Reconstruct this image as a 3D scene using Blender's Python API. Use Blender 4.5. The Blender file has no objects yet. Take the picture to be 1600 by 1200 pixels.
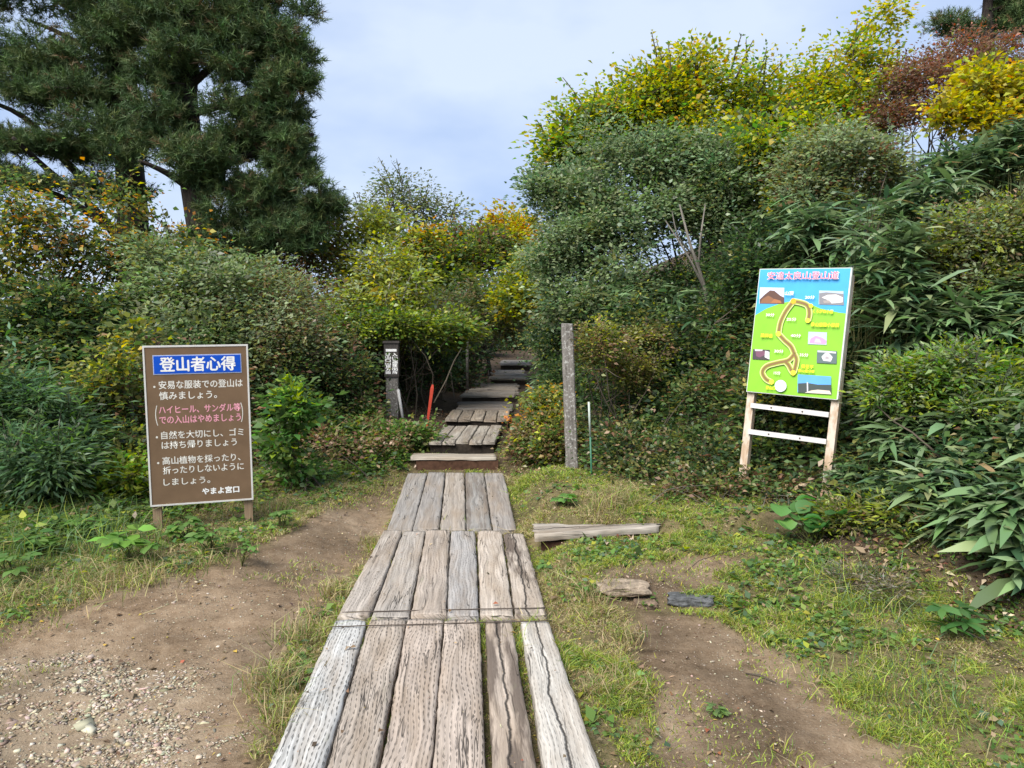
import bpy, math, random
import numpy as np
from mathutils import Vector, Matrix

S = bpy.context.scene
COL = S.collection
R = math.radians
rng = np.random.default_rng(7)
random.seed(7)

# ------------------------------------------------------------------ camera
PITCH = math.atan(100 / 1200)
cam_d = bpy.data.cameras.new('camera')
cam = bpy.data.objects.new('camera', cam_d)
COL.objects.link(cam)
cam.location = (0, 0, 1.6)
cam.rotation_euler = (math.pi / 2 - PITCH, 0, 0)
cam_d.sensor_width = 36
cam_d.lens = 36 * 1200 / 1600
cam_d.clip_start = 0.05
cam_d.clip_end = 3000
S.camera = cam

# ------------------------------------------------------------------ sky, sun, exposure
SUN_DIR = Vector((-0.42, -0.50, 0.80)).normalized()
w = bpy.data.worlds.new('World')
S.world = w
w.use_nodes = True
wt = w.node_tree
wt.nodes.clear()
def wn(t, **k):
    n = wt.nodes.new(t)
    for a, b in k.items():
        setattr(n, a, b)
    return n
out = wn('ShaderNodeOutputWorld')
bg = wn('ShaderNodeBackground')
sky = wn('ShaderNodeTexSky', sky_type='NISHITA', sun_disc=False)
sky.sun_elevation = math.asin(SUN_DIR.z)
sky.sun_rotation = math.atan2(SUN_DIR.x, SUN_DIR.y)
sky.air_density = 1.0
tc = wn('ShaderNodeTexCoord')
mp = wn('ShaderNodeMapping')
mp.inputs['Scale'].default_value = (1.6, 1.6, 3.4)
nz = wn('ShaderNodeTexNoise')
nz.inputs['Scale'].default_value = 1.5
nz.inputs['Detail'].default_value = 5
nz.inputs['Roughness'].default_value = 0.5
cr = wn('ShaderNodeValToRGB')
cr.color_ramp.elements[0].position = 0.40
cr.color_ramp.elements[0].color = (2.25, 2.9, 4.3, 1)
cr.color_ramp.elements[1].position = 0.62
cr.color_ramp.elements[1].color = (3.55, 4.05, 4.85, 1)
mx = wn('ShaderNodeMixRGB')
mx.inputs[0].default_value = 0.88
wt.links.new(tc.outputs['Generated'], mp.inputs['Vector'])
wt.links.new(mp.outputs[0], nz.inputs['Vector'])
wt.links.new(nz.outputs['Fac'], cr.inputs['Fac'])
wt.links.new(sky.outputs[0], mx.inputs[1])
wt.links.new(cr.outputs[0], mx.inputs[2])
wt.links.new(mx.outputs[0], bg.inputs['Color'])
bg.inputs['Strength'].default_value = 0.096
wt.links.new(bg.outputs[0], out.inputs[0])

sl = bpy.data.lights.new('sun', 'SUN')
sl.energy = 3.3
sl.angle = R(42)
sl.color = (1.0, 0.95, 0.87)
so = bpy.data.objects.new('sun', sl)
COL.objects.link(so)
so.rotation_euler = SUN_DIR.to_track_quat('Z', 'Y').to_euler()
so.location = (-8, -2, 12)

S.view_settings.view_transform = 'Standard'
S.view_settings.look = 'None'
S.view_settings.exposure = 1.2
S.view_settings.gamma = 1
S.view_settings.use_curve_mapping = False
S.cycles.max_bounces = 6
S.cycles.transparent_max_bounces = 4

# ------------------------------------------------------------------ pixel -> world
FWD = np.array([0, math.cos(PITCH), -math.sin(PITCH)])
UP = np.array([0, math.sin(PITCH), math.cos(PITCH)])
CAM = np.array([0, 0, 1.6])
def ray(px, py):
    u = (px - 800) / 1200
    v = (600 - py) / 1200
    return np.array([u, 0, 0]) + FWD + UP * v
def atY(px, py, Y):
    d = ray(px, py)
    return CAM + d * (Y / d[1])
def atZ(px, py, z):
    d = ray(px, py)
    return CAM + d * ((z - 1.6) / d[2])

# ------------------------------------------------------------------ numpy noise
def _hash(ix, iy, seed):
    h = (ix.astype(np.int64) * 374761393 + iy.astype(np.int64) * 668265263 + seed * 1442695041) & 0xffffffff
    h = ((h ^ (h >> 13)) * 1274126177) & 0xffffffff
    return ((h ^ (h >> 16)) & 0xffff) / 65535.0
def vnoise(x, y, seed=0):
    x = np.asarray(x, float); y = np.asarray(y, float)
    ix = np.floor(x); iy = np.floor(y)
    fx = x - ix; fy = y - iy
    fx = fx * fx * (3 - 2 * fx); fy = fy * fy * (3 - 2 * fy)
    a = _hash(ix, iy, seed); b = _hash(ix + 1, iy, seed)
    c = _hash(ix, iy + 1, seed); d = _hash(ix + 1, iy + 1, seed)
    return (a * (1 - fx) + b * fx) * (1 - fy) + (c * (1 - fx) + d * fx) * fy
def fbm(x, y, seed=0, oct=4):
    s = 0; a = 0.5; t = 0
    for i in range(oct):
        s = s + a * vnoise(np.asarray(x) * 2 ** i, np.asarray(y) * 2 ** i, seed + i * 17)
        t += a; a *= 0.5
    return s / t
def sstep(a, b, x):
    t = np.clip((np.asarray(x, float) - a) / (b - a), 0, 1)
    return t * t * (3 - 2 * t)

# ------------------------------------------------------------------ terrain
def zpath(y):
    return np.interp(y, [-6, 0, 2.2, 4.3, 6.42, 8.5, 8.62, 8.9, 9.1, 10.5, 12.9, 15.5, 18.6, 21, 30, 60, 400],
                     [-.06, -.06, -.06, -.13, -.2, -.15, -.13, -.06, .0, .06, .2, .28, .38, .5, 1.1, 3.5, 4])
def xpath(y):
    return np.interp(y, [2.2, 4.3, 6.4, 8.5, 9.1, 10.5, 11.7, 12.9, 15.5, 18.7, 40],
                     [-.28, -.39, -.5, -.62, -.59, -.54, -.49, -.42, -.25, -.1, .4])
def xright(y):
    return np.interp(y, [1, 3, 4.2, 5.3, 6.2, 6.8, 7.4, 8.5, 12, 30, 60], [4.4, 3.6, 2.9, 2.15, 1.9, 1.5, .95, .32, .4, .9, 2])
def xleft(y):
    return np.interp(y, [1, 4, 5.8, 7.1, 8.3, 9, 12, 30, 60], [-7, -5.5, -4, -3.3, -2.4, -1.45, -1.2, -1.0, -2])
def height(x, y):
    x = np.asarray(x, float); y = np.asarray(y, float)
    z = zpath(y)
    s = x - xpath(y)
    near = 1 - sstep(7.5, 8.6, y)
    # right side: the bare earth lies a little lower near the camera and steps up twice
    rs = sstep(.55, .95, s)
    zr = -.13 + .07 * sstep(4.5, 4.75, y) + .13 * sstep(5.82, 5.98, y) + .05 * sstep(6, 8, y)
    z = z * (1 - rs * near) + zr * rs * near
    ls = sstep(.6, 1.2, -s)
    zl = -.10 + .03 * sstep(4, 7, y)
    z = z * (1 - ls * near) + zl * ls * near
    dr = np.maximum(0, x - xright(y) + .2 - .75 * np.exp(-((y - 6.6) / 1.0) ** 2))
    z = z + np.minimum(.55 * dr * dr / (dr + .35), 4.0)
    dl = np.maximum(0, xleft(y) + .25 - x)
    slope = .16 + .30 * sstep(6.8, 8.2, y) * (1 - sstep(10, 14, y))
    z = z + np.minimum(slope * dl * dl / (dl + .25), 1.0)
    far = sstep(25, 60, np.hypot(x, y))
    z = z * (1 - far) + far * (fbm(x * .02, y * .02, 5) * 6 - 1)
    # small relief, kept off the boards
    off = sstep(.5, .8, np.abs(s)) * (y < 9) + (y >= 9)
    z = z + off * ((fbm(x * 1.3, y * 1.3, 3) - .5) * .10 + (fbm(x * 7, y * 7, 9, 3) - .5) * .035)
    return z
def ground(x, y):
    return float(height(np.array([x]), np.array([y]))[0])
def GP(px, py):
    """point of the terrain seen at a photograph pixel"""
    d = ray(px, py)
    t = np.linspace(1.2, 40, 3000)
    P = CAM + d[None] * t[:, None]
    h = height(P[:, 0], P[:, 1])
    i = np.argmax(P[:, 2] < h)
    return P[i]

def inpoly(x, y, poly):
    c = np.zeros(x.shape, bool)
    n = len(poly)
    for i in range(n):
        x1, y1 = poly[i]; x2, y2 = poly[(i + 1) % n]
        cond = ((y1 > y) != (y2 > y)) & (x < (x2 - x1) * (y - y1) / (y2 - y1 + 1e-12) + x1)
        c ^= cond
    return c
def sdist(x, y, poly):
    """signed distance, positive inside"""
    d = np.full(x.shape, 1e9)
    n = len(poly)
    for i in range(n):
        ax, ay = poly[i]; bx, by = poly[(i + 1) % n]
        vx, vy = bx - ax, by - ay
        t = np.clip(((x - ax) * vx + (y - ay) * vy) / (vx * vx + vy * vy + 1e-12), 0, 1)
        d = np.minimum(d, np.hypot(x - ax - t * vx, y - ay - t * vy))
    return np.where(inpoly(x, y, poly), d, -d)
def wpoly(pts, z=-.1):
    return [tuple(atZ(a, b, z)[:2]) for a, b in pts]
DIRT_L = wpoly([(-500, 1010), (0, 985), (120, 955), (200, 925), (300, 895), (390, 855), (480, 815), (560, 775), (610, 750), (636, 742),
                (600, 830), (540, 890), (495, 950), (440, 1030), (410, 1090), (390, 1200), (330, 1500), (-500, 1500)])
DIRT_R = wpoly([(965, 965), (1005, 940), (1100, 950), (1205, 1000), (1300, 1075), (1375, 1135), (1480, 1220), (1650, 1500), (960, 1500),
                (1030, 1220), (1015, 1120), (990, 1060), (975, 1000)])
DIRT_R2 = wpoly([(925, 905), (960, 880), (1060, 866), (1160, 872), (1110, 905), (1010, 925), (950, 925)], -.05)
GRAVEL = wpoly([(-600, 1080), (0, 1010), (180, 985), (300, 1040), (330, 1100), (300, 1200), (250, 1500), (-600, 1500)])
def dirt_mask(x, y):
    x = np.asarray(x, float); y = np.asarray(y, float)
    wob = (fbm(x * 2.3, y * 2.3, 21) - .5) * .5 + (fbm(x * 9, y * 9, 31, 3) - .5) * .25
    m = 0
    for p, s in ((DIRT_L, .13), (DIRT_R, .12), (DIRT_R2, .08)):
        m = np.maximum(m, sstep(-s, s, sdist(x, y, p) + wob * .55))
    return m

# ------------------------------------------------------------------ mesh helpers
def new_mesh(name, V, loops, sizes, mat=None, colors=None, smooth=False, uvs=None):
    V = np.ascontiguousarray(V, np.float32)
    loops = np.ascontiguousarray(loops, np.int32)
    sizes = np.ascontiguousarray(sizes, np.int32)
    me = bpy.data.meshes.new(name)
    me.vertices.add(len(V)); me.vertices.foreach_set('co', V.ravel())
    me.loops.add(len(loops)); me.loops.foreach_set('vertex_index', loops)
    me.polygons.add(len(sizes))
    st = np.zeros(len(sizes), np.int32); st[1:] = np.cumsum(sizes)[:-1]
    me.polygons.foreach_set('loop_start', st)
    if smooth:
        me.polygons.foreach_set('use_smooth', np.ones(len(sizes), bool))
    if colors is not None:
        at = me.attributes.new('leafcol', 'FLOAT_COLOR', 'FACE')
        c = np.ones((len(sizes), 4), np.float32); c[:, :3] = colors
        at.data.foreach_set('color', c.ravel())
    if uvs is not None:
        ul = me.uv_layers.new(name='UVMap')
        ul.data.foreach_set('uv', np.ascontiguousarray(uvs, np.float32).ravel())
    me.update(calc_edges=True)
    if mat:
        me.materials.append(mat)
    return me
def link(name, me, parent=None, loc=None):
    o = bpy.data.objects.new(name, me)
    COL.objects.link(o)
    if parent is not None:
        o.parent = parent
    if loc is not None:
        o.location = loc
    return o
def thing(name, label, cat, loc=(0, 0, 0), group=None, kind=None):
    o = bpy.data.objects.new(name, None)
    COL.objects.link(o)
    o.location = loc
    o.empty_display_size = .2
    return tag(o, label, cat, group, kind)
def tag(o, label=None, cat=None, group=None, kind=None):
    if label: o['label'] = label
    if cat: o['category'] = cat
    if group: o['group'] = group
    if kind: o['kind'] = kind
    return o

class MB:
    """collects polygons for one mesh"""
    def __init__(s):
        s.V = []; s.F = []; s.uv = []
    def poly(s, pts, uv=None):
        b = len(s.V)
        s.V += [tuple(p) for p in pts]
        s.F.append(tuple(range(b, b + len(pts))))
        s.uv += list(uv) if uv else [(p[0], p[2]) for p in pts]
    def box(s, x0, x1, y0, y1, z0, z1, bev=0.0):
        c = [(x0, y0, z0), (x1, y0, z0), (x1, y1, z0), (x0, y1, z0), (x0, y0, z1), (x1, y0, z1), (x1, y1, z1), (x0, y1, z1)]
        for f in ((0, 3, 2, 1), (4, 5, 6, 7), (0, 1, 5, 4), (1, 2, 6, 5), (2, 3, 7, 6), (3, 0, 4, 7)):
            P = [c[i] for i in f]
            L = max(range(3), key=lambda k: max(p[k] for p in P) - min(p[k] for p in P))
            o_ = [k for k in range(3) if k != L]
            q = max(o_, key=lambda k: max(p[k] for p in P) - min(p[k] for p in P))
            s.poly(P, [(p[L], p[q]) for p in P])
    def tube(s, pts, rad, n=6, cap=True):
        pts = [np.array(p, float) for p in pts]
        rings = []
        ref = None
        ul = 0
        for i, p in enumerate(pts):
            a = pts[max(0, i - 1)]; b = pts[min(len(pts) - 1, i + 1)]
            t = b - a; t /= (np.linalg.norm(t) + 1e-9)
            if ref is None:
                ref = np.cross(t, [0, 0, 1]) if abs(t[2]) < .9 else np.cross(t, [1, 0, 0])
            ref = ref - t * np.dot(ref, t); ref /= (np.linalg.norm(ref) + 1e-9)
            bi = np.cross(t, ref)
            r = rad[i] if hasattr(rad, '__len__') else rad
            base = len(s.V)
            for k in range(n):
                an = 2 * math.pi * k / n
                s.V.append(tuple(p + r * (math.cos(an) * ref + math.sin(an) * bi)))
            rings.append(base)
            if i:
                L = np.linalg.norm(p - pts[i - 1])
                for k in range(n):
                    k2 = (k + 1) % n
                    s.F.append((rings[-2] + k, rings[-2] + k2, base + k2, base + k))
                    vv = k * .05; v2 = (k + 1) * .05
                    s.uv += [(ul, vv), (ul, v2), (ul + L, v2), (ul + L, vv)]
                ul += L
        if cap:
            for b_, rev in ((rings[0], True), (rings[-1], False)):
                idx = list(range(b_, b_ + n))
                if rev: idx = idx[::-1]
                s.F.append(tuple(idx)); s.uv += [(0, 0)] * n
    def build(s, name, mat, parent=None, smooth=False, loc=None):
        loops = [i for f in s.F for i in f]
        me = new_mesh(name, np.array(s.V), loops, [len(f) for f in s.F], mat, smooth=smooth, uvs=np.array(s.uv))
        return link(name, me, parent, loc)

def curve(pts, n=5):
    P = [np.array(p, float) for p in pts]; o_ = []
    for i in range(len(P) - 1):
        p0 = P[max(i - 1, 0)]; p1, p2 = P[i], P[i + 1]; p3 = P[min(i + 2, len(P) - 1)]
        for k in range(n):
            t_ = k / n
            o_.append(.5 * ((2 * p1) + (-p0 + p2) * t_ + (2 * p0 - 5 * p1 + 4 * p2 - p3) * t_ ** 2 + (-p0 + 3 * p1 - 3 * p2 + p3) * t_ ** 3))
    return o_ + [P[-1]]

# ------------------------------------------------------------------ materials
class NT:
    def __init__(s, name):
        s.m = bpy.data.materials.new(name)
        s.m.use_nodes = True
        s.t = s.m.node_tree
        s.t.nodes.clear()
        s.out = s.n('ShaderNodeOutputMaterial')
    def n(s, t, **k):
        x = s.t.nodes.new(t)
        for a, b in k.items():
            setattr(x, a, b)
        return x
    def val(s, x, inp):
        if hasattr(x, 'outputs'): s.t.links.new(x.outputs[0], inp)
        elif hasattr(x, 'is_output'): s.t.links.new(x, inp)
        else: inp.default_value = x
    def math(s, op, a, b=0.0, c=None, clamp=False):
        x = s.n('ShaderNodeMath', operation=op, use_clamp=clamp)
        s.val(a, x.inputs[0]); s.val(b, x.inputs[1])
        if c is not None: s.val(c, x.inputs[2])
        return x.outputs[0]
    def noise(s, vec, scale=1, detail=3, rough=.55, dist=0):
        x = s.n('ShaderNodeTexNoise')
        if vec is not None: s.t.links.new(vec, x.inputs['Vector'])
        x.inputs['Scale'].default_value = scale
        x.inputs['Detail'].default_value = detail
        x.inputs['Roughness'].default_value = rough
        x.inputs['Distortion'].default_value = dist
        return x.outputs['Fac']
    def comb(s, x, y, z=0.0):
        c = s.n('ShaderNodeCombineXYZ')
        s.val(x, c.inputs[0]); s.val(y, c.inputs[1]); s.val(z, c.inputs[2])
        return c.outputs[0]
    def sep(s, v):
        c = s.n('ShaderNodeSeparateXYZ'); s.t.links.new(v, c.inputs[0]); return c.outputs
    def ramp(s, f, stops, interp='LINEAR'):
        r = s.n('ShaderNodeValToRGB')
        r.color_ramp.interpolation = interp
        e = r.color_ramp.elements
        while len(e) > len(stops): e.remove(e[-1])
        while len(e) < len(stops): e.new(.5)
        for a, (p, c) in zip(e, stops):
            a.position = p
            a.color = (c, c, c, 1) if not hasattr(c, '__len__') else (*c, 1)
        s.t.links.new(f, r.inputs[0])
        return r.outputs[0]
    def mix(s, f, a, b, mode='MIX'):
        x = s.n('ShaderNodeMixRGB', blend_type=mode)
        s.val(f, x.inputs[0])
        for v, i in ((a, 1), (b, 2)):
            if isinstance(v, tuple): x.inputs[i].default_value = (*v, 1)
            else: s.val(v, x.inputs[i])
        return x.outputs[0]
    def bump(s, h, strength=.5, dist=.01):
        b = s.n('ShaderNodeBump')
        b.inputs['Strength'].default_value = strength
        b.inputs['Distance'].default_value = dist
        s.t.links.new(h, b.inputs['Height'])
        return b.outputs[0]
    def finish(s, col, rough=.8, normal=None, spec=.3, metal=0):
        p = s.n('ShaderNodeBsdfPrincipled')
        if isinstance(col, tuple): p.inputs['Base Color'].default_value = (*col, 1)
        else: s.t.links.new(col, p.inputs['Base Color'])
        s.val(rough, p.inputs['Roughness'])
        p.inputs['Specular IOR Level'].default_value = spec
        p.inputs['Metallic'].default_value = metal
        if normal is not None: s.t.links.new(normal, p.inputs['Normal'])
        s.t.links.new(p.outputs[0], s.out.inputs[0])
        return s.m

def leaf_material(name, rough=.42, spec=.5, trans=.45):
    t = NT(name)
    a = t.n('ShaderNodeAttribute', attribute_name='leafcol')
    p = t.n('ShaderNodeBsdfPrincipled')
    t.t.links.new(a.outputs['Color'], p.inputs['Base Color'])
    p.inputs['Roughness'].default_value = rough
    p.inputs['Specular IOR Level'].default_value = spec
    tr = t.n('ShaderNodeBsdfTranslucent')
    hs = t.n('ShaderNodeHueSaturation')
    hs.inputs['Saturation'].default_value = 1.15
    hs.inputs['Value'].default_value = 1.3
    t.t.links.new(a.outputs['Color'], hs.inputs['Color'])
    t.t.links.new(hs.outputs[0], tr.inputs['Color'])
    m = t.n('ShaderNodeMixShader')
    m.inputs[0].default_value = trans
    t.t.links.new(p.outputs[0], m.inputs[1]); t.t.links.new(tr.outputs[0], m.inputs[2])
    t.t.links.new(m.outputs[0], t.out.inputs[0])
    return t.m
M_LEAF = leaf_material('leaf')
M_NEEDLE = leaf_material('pine_needle', .6, .2, .15)
M_SASA = leaf_material('bamboo_leaf', .34, .6, .25)
M_GRASS = leaf_material('grass_blade', .6, .2, .35)
M_LITTER = leaf_material('dead_leaf', .8, .15, .1)

def bark_material(name, c1, c2):
    t = NT(name)
    uv = t.n('ShaderNodeUVMap').outputs[0]
    s = t.sep(uv)
    v = t.comb(t.math('MULTIPLY', s[0], 6), t.math('MULTIPLY', s[1], 40))
    f = t.noise(v, 1, 5, .6)
    col = t.ramp(f, [(.3, c1), (.7, c2)])
    return t.finish(col, .9, t.bump(f, .8, .02), .15)
M_BARK = bark_material('pine_bark', (.012, .010, .009), (.05, .04, .034))
M_TWIG = bark_material('shrub_twig', (.045, .036, .028), (.15, .125, .095))
M_GREYTWIG = bark_material('grey_twig', (.11, .10, .085), (.32, .29, .25))
M_CULM = bark_material('bamboo_culm', (.07, .085, .03), (.2, .19, .08))

def wood_material():
    """weathered sleeper wood with the rows of short incised slits, tint from the object's colour"""
    t = NT('weathered_sleeper_wood')
    oi = t.n('ShaderNodeObjectInfo')
    uv = t.n('ShaderNodeUVMap').outputs[0]
    s = t.sep(uv)
    off = t.math('MULTIPLY', oi.outputs['Random'], 31.7)
    u = t.math('ADD', s[0], off); v = t.math('ADD', s[1], off)
    inc = t.n('ShaderNodeAttribute', attribute_type='OBJECT', attribute_name='incised').outputs['Fac']
    crk = t.n('ShaderNodeAttribute', attribute_type='OBJECT', attribute_name='split').outputs['Fac']
    stn = t.n('ShaderNodeAttribute', attribute_type='OBJECT', attribute_name='stain').outputs['Fac']
    warp = t.noise(t.comb(t.math('MULTIPLY', u, 2.0), t.math('MULTIPLY', v, 5)), 1, 2, .5)
    vw = t.math('ADD', v, t.math('MULTIPLY', t.math('SUBTRACT', warp, .5), .085))
    g1 = t.noise(t.comb(t.math('MULTIPLY', u, 2.2), t.math('MULTIPLY', vw, 75)), 1, 6, .68)
    g2 = t.noise(t.comb(t.math('MULTIPLY', u, 1.1), t.math('MULTIPLY', vw, 26)), 1, 4, .6)
    g3 = t.noise(t.comb(t.math('MULTIPLY', u, 3.0), t.math('MULTIPLY', v, 9)), 1, 4, .6)
    # slits
    jn = t.noise(t.comb(t.math('MULTIPLY', u, 14), t.math('MULTIPLY', v, 60)), 1, 2, .5)
    row = t.math('ADD', t.math('DIVIDE', vw, .0195), t.math('MULTIPLY', t.math('SUBTRACT', jn, .5), .5))
    ri = t.math('FLOOR', row)
    rf = t.math('ABSOLUTE', t.math('SUBTRACT', t.math('FRACT', row), .5))
    cw = t.noise(t.comb(t.math('MULTIPLY', u, 9.0), t.math('MULTIPLY', ri, 3.3)), 1, 2, .5)
    cu = t.math('ADD', t.math('ADD', t.math('DIVIDE', u, .058), t.math('MULTIPLY', ri, .38)), t.math('MULTIPLY', cw, 1.7))
    cf = t.math('ABSOLUTE', t.math('SUBTRACT', t.math('FRACT', cu), .5))
    wid = t.math('MULTIPLY', t.math('SUBTRACT', 1.0, t.math('MULTIPLY', cf, 2.02)), .2)
    sl_ = t.math('SUBTRACT', wid, rf)
    slit = t.math('MULTIPLY', t.math('MULTIPLY', sl_, 9.0, clamp=True), 1.0, clamp=True)
    patch = t.ramp(t.noise(t.comb(t.math('MULTIPLY', u, 2.2), t.math('MULTIPLY', v, 6)), 1, 3, .6), [(.3, .25), (.55, 1.0)])
    slit = t.math('MULTIPLY', t.math('MULTIPLY', slit, patch), inc, clamp=True)
    # drying checks following the grain
    ck = t.math('ABSOLUTE', t.math('SUBTRACT', t.noise(t.comb(t.math('MULTIPLY', u, .9), t.math('MULTIPLY', v, 17)), 1, 3, .5), .5))
    check = t.ramp(ck, [(0, 1.0), (.004, .75), (.009, 0.0)])
    ckm = t.ramp(t.noise(t.comb(t.math('MULTIPLY', u, 1.6), t.math('MULTIPLY', v, 12), 4.4), 1, 2, .5), [(.5, 0.0), (.58, 1.0)])
    check = t.math('MULTIPLY', check, ckm)
    # one long split
    sw = t.noise(t.comb(t.math('MULTIPLY', s[0], 2.6), off), 1, 5, .62)
    sd = t.math('ABSOLUTE', t.math('SUBTRACT', s[1], t.math('ADD', -.055, t.math('MULTIPLY', sw, .1))))
    split = t.math('MULTIPLY', t.ramp(sd, [(.002, 1.0), (.0065, .0)]), crk)
    dark = t.math('MAXIMUM', t.math('MAXIMUM', t.math('MULTIPLY', slit, .55), t.math('MULTIPLY', check, .85)), split, clamp=True)
    k = t.math('ADD', t.math('ADD', t.math('MULTIPLY', g1, 1.0), t.math('MULTIPLY', g2, .5)), t.math('MULTIPLY', g3, .25))
    shade = t.ramp(k, [(.62, .38), (.78, .78), (.92, 1.04), (1.0, 1.25)])
    col = t.mix(1.0, oi.outputs['Color'], shade, 'MULTIPLY')
    br = t.ramp(t.noise(t.comb(t.math('MULTIPLY', u, 1.3), t.math('MULTIPLY', v, 7), 9.0), 1, 4, .6), [(.45, 0.0), (.7, .55)])
    col = t.mix(br, col, (.22, .16, .105), 'MIX')
    st = t.ramp(t.noise(t.comb(t.math('MULTIPLY', u, 1.0), t.math('MULTIPLY', v, 10), 2.0), 1, 5, .65), [(.47, 0.0), (.56, .9)])
    st = t.math('MULTIPLY', st, stn)
    col = t.mix(st, col, (.085, .065, .052), 'MIX')
    alg = t.ramp(t.noise(t.comb(t.math('MULTIPLY', u, 3), t.math('MULTIPLY', v, 14), 7.0), 1, 4, .6), [(.63, 0.0), (.75, .3)])
    col = t.mix(alg, col, (.16, .18, .09), 'MIX')
    col = t.mix(dark, col, (.022, .018, .015), 'MIX')
    hgt = t.math('SUBTRACT', t.math('ADD', t.math('MULTIPLY', g1, .5), t.math('MULTIPLY', g2, .3)), dark)
    return t.finish(col, .85, t.bump(hgt, .9, .008), .2)
M_WOOD = wood_material()

def post_material(name, c1, c2, spots=False, paint=None):
    t = NT(name)
    uv = t.n('ShaderNodeUVMap').outputs[0]
    s = t.sep(uv)
    f = t.noise(t.comb(t.math('MULTIPLY', s[0], 3), t.math('MULTIPLY', s[1], 90)), 1, 5, .6)
    g = t.noise(t.comb(t.math('MULTIPLY', s[0], 7), t.math('MULTIPLY', s[1], 14), 3.0), 1, 4, .6)
    col = t.ramp(f, [(.3, c1), (.7, c2)])
    if spots:
        v = t.noise(t.n('ShaderNodeTexCoord').outputs['Object'], 45, 3, .6)
        col = t.mix(t.ramp(v, [(.56, 0.0), (.66, .7)]), col, (.5, .5, .47))
        col = t.mix(t.ramp(v, [(.3, .75), (.4, 0.0)]), col, (.04, .035, .03))
    if paint:
        col = t.mix(t.ramp(g, [(.42, 1.0), (.58, 0.0)]), col, paint)
    return t.finish(col, .85, t.bump(f, .6, .004), .2)
M_GREYPOST = post_material('grey_post_wood', (.10, .09, .08), (.25, .23, .21), spots=True)
M_SIGNPOST = post_material('sign_post_wood', (.20, .135, .085), (.36, .26, .17))
M_PALEPOST = post_material('pale_post_wood', (.30, .20, .13), (.48, .37, .27), paint=(.52, .45, .38))
M_WHITERAIL = post_material('white_rail_paint', (.42, .40, .385), (.60, .585, .57))
M_DARKPOST = post_material('dark_post_wood', (.03, .027, .026), (.085, .075, .07))

def plain(name, c, rough=.6, spec=.3, var=.12, scale=30, metal=0):
    t = NT(name)
    tcn = t.n('ShaderNodeTexCoord').outputs['Object']
    f = t.noise(tcn, scale, 4, .6)
    g = t.noise(tcn, 3, 3, .6)
    k = t.math('ADD', t.math('MULTIPLY', f, .6), t.math('MULTIPLY', g, .4))
    lo = tuple(x * (1 - var) for x in c); hi = tuple(min(1, x * (1 + var)) for x in c)
    return t.finish(t.ramp(k, [(.35, lo), (.65, hi)]), rough, None, spec, metal)

def ground_material():
    t = NT('earth_and_turf')
    pos = t.n('ShaderNodeNewGeometry').outputs['Position']
    a = t.n('ShaderNodeAttribute', attribute_name='soil').outputs['Color']
    c = t.n('ShaderNodeSeparateColor'); t.t.links.new(a, c.inputs[0])
    dirt, wood, grav = c.outputs[0], c.outputs[1], c.outputs[2]
    n1 = t.noise(pos, 1.7, 5, .6)
    n2 = t.noise(pos, 14, 5, .65)
    n3 = t.noise(pos, 90, 4, .7)
    n4 = t.noise(pos, 230, 3, .7)
    k = t.math('ADD', t.math('ADD', t.math('MULTIPLY', n1, .33), t.math('MULTIPLY', n2, .33)), t.math('ADD', t.math('MULTIPLY', n3, .27), t.math('MULTIPLY', n4, .14)))
    dcol = t.ramp(k, [(.38, (.065, .043, .027)), (.48, (.15, .105, .066)), (.58, (.215, .158, .105)), (.72, (.31, .25, .18))])
    dcol2 = t.ramp(k, [(.38, (.10, .072, .046)), (.5, (.205, .155, .105)), (.62, (.28, .225, .16)), (.74, (.37, .31, .235))])
    vo = t.n('ShaderNodeTexVoronoi'); vo.inputs['Scale'].default_value = 55
    t.t.links.new(pos, vo.inputs['Vector'])
    peb = t.ramp(vo.outputs['Distance'], [(.12, 1.0), (.3, 0.0)])
    pm = t.math('MULTIPLY', peb, t.ramp(vo.outputs['Color'], [(.55, 0.0), (.65, .8)]))
    dcol = t.mix(grav, dcol, dcol2)
    damp = t.ramp(t.noise(pos, .8, 4, .6), [(.4, .62), (.56, 1.08)])
    dcol = t.mix(1.0, dcol, damp, 'MULTIPLY')
    dcol = t.mix(pm, dcol, (.34, .285, .22))
    gcol = t.ramp(k, [(.40, (.03, .026, .014)), (.48, (.075, .068, .028)), (.56, (.135, .11, .055)), (.66, (.20, .15, .09))])
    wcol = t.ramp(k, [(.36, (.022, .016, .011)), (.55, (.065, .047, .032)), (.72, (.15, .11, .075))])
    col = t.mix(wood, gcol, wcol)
    col = t.mix(dirt, col, dcol)
    h = t.math('ADD', t.math('ADD', t.math('MULTIPLY', n2, .6), t.math('MULTIPLY', n3, .35)), t.math('MULTIPLY', pm, .3))
    return t.finish(col, .95, t.bump(h, .9, .025), .1)
M_GROUND = ground_material()

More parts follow.
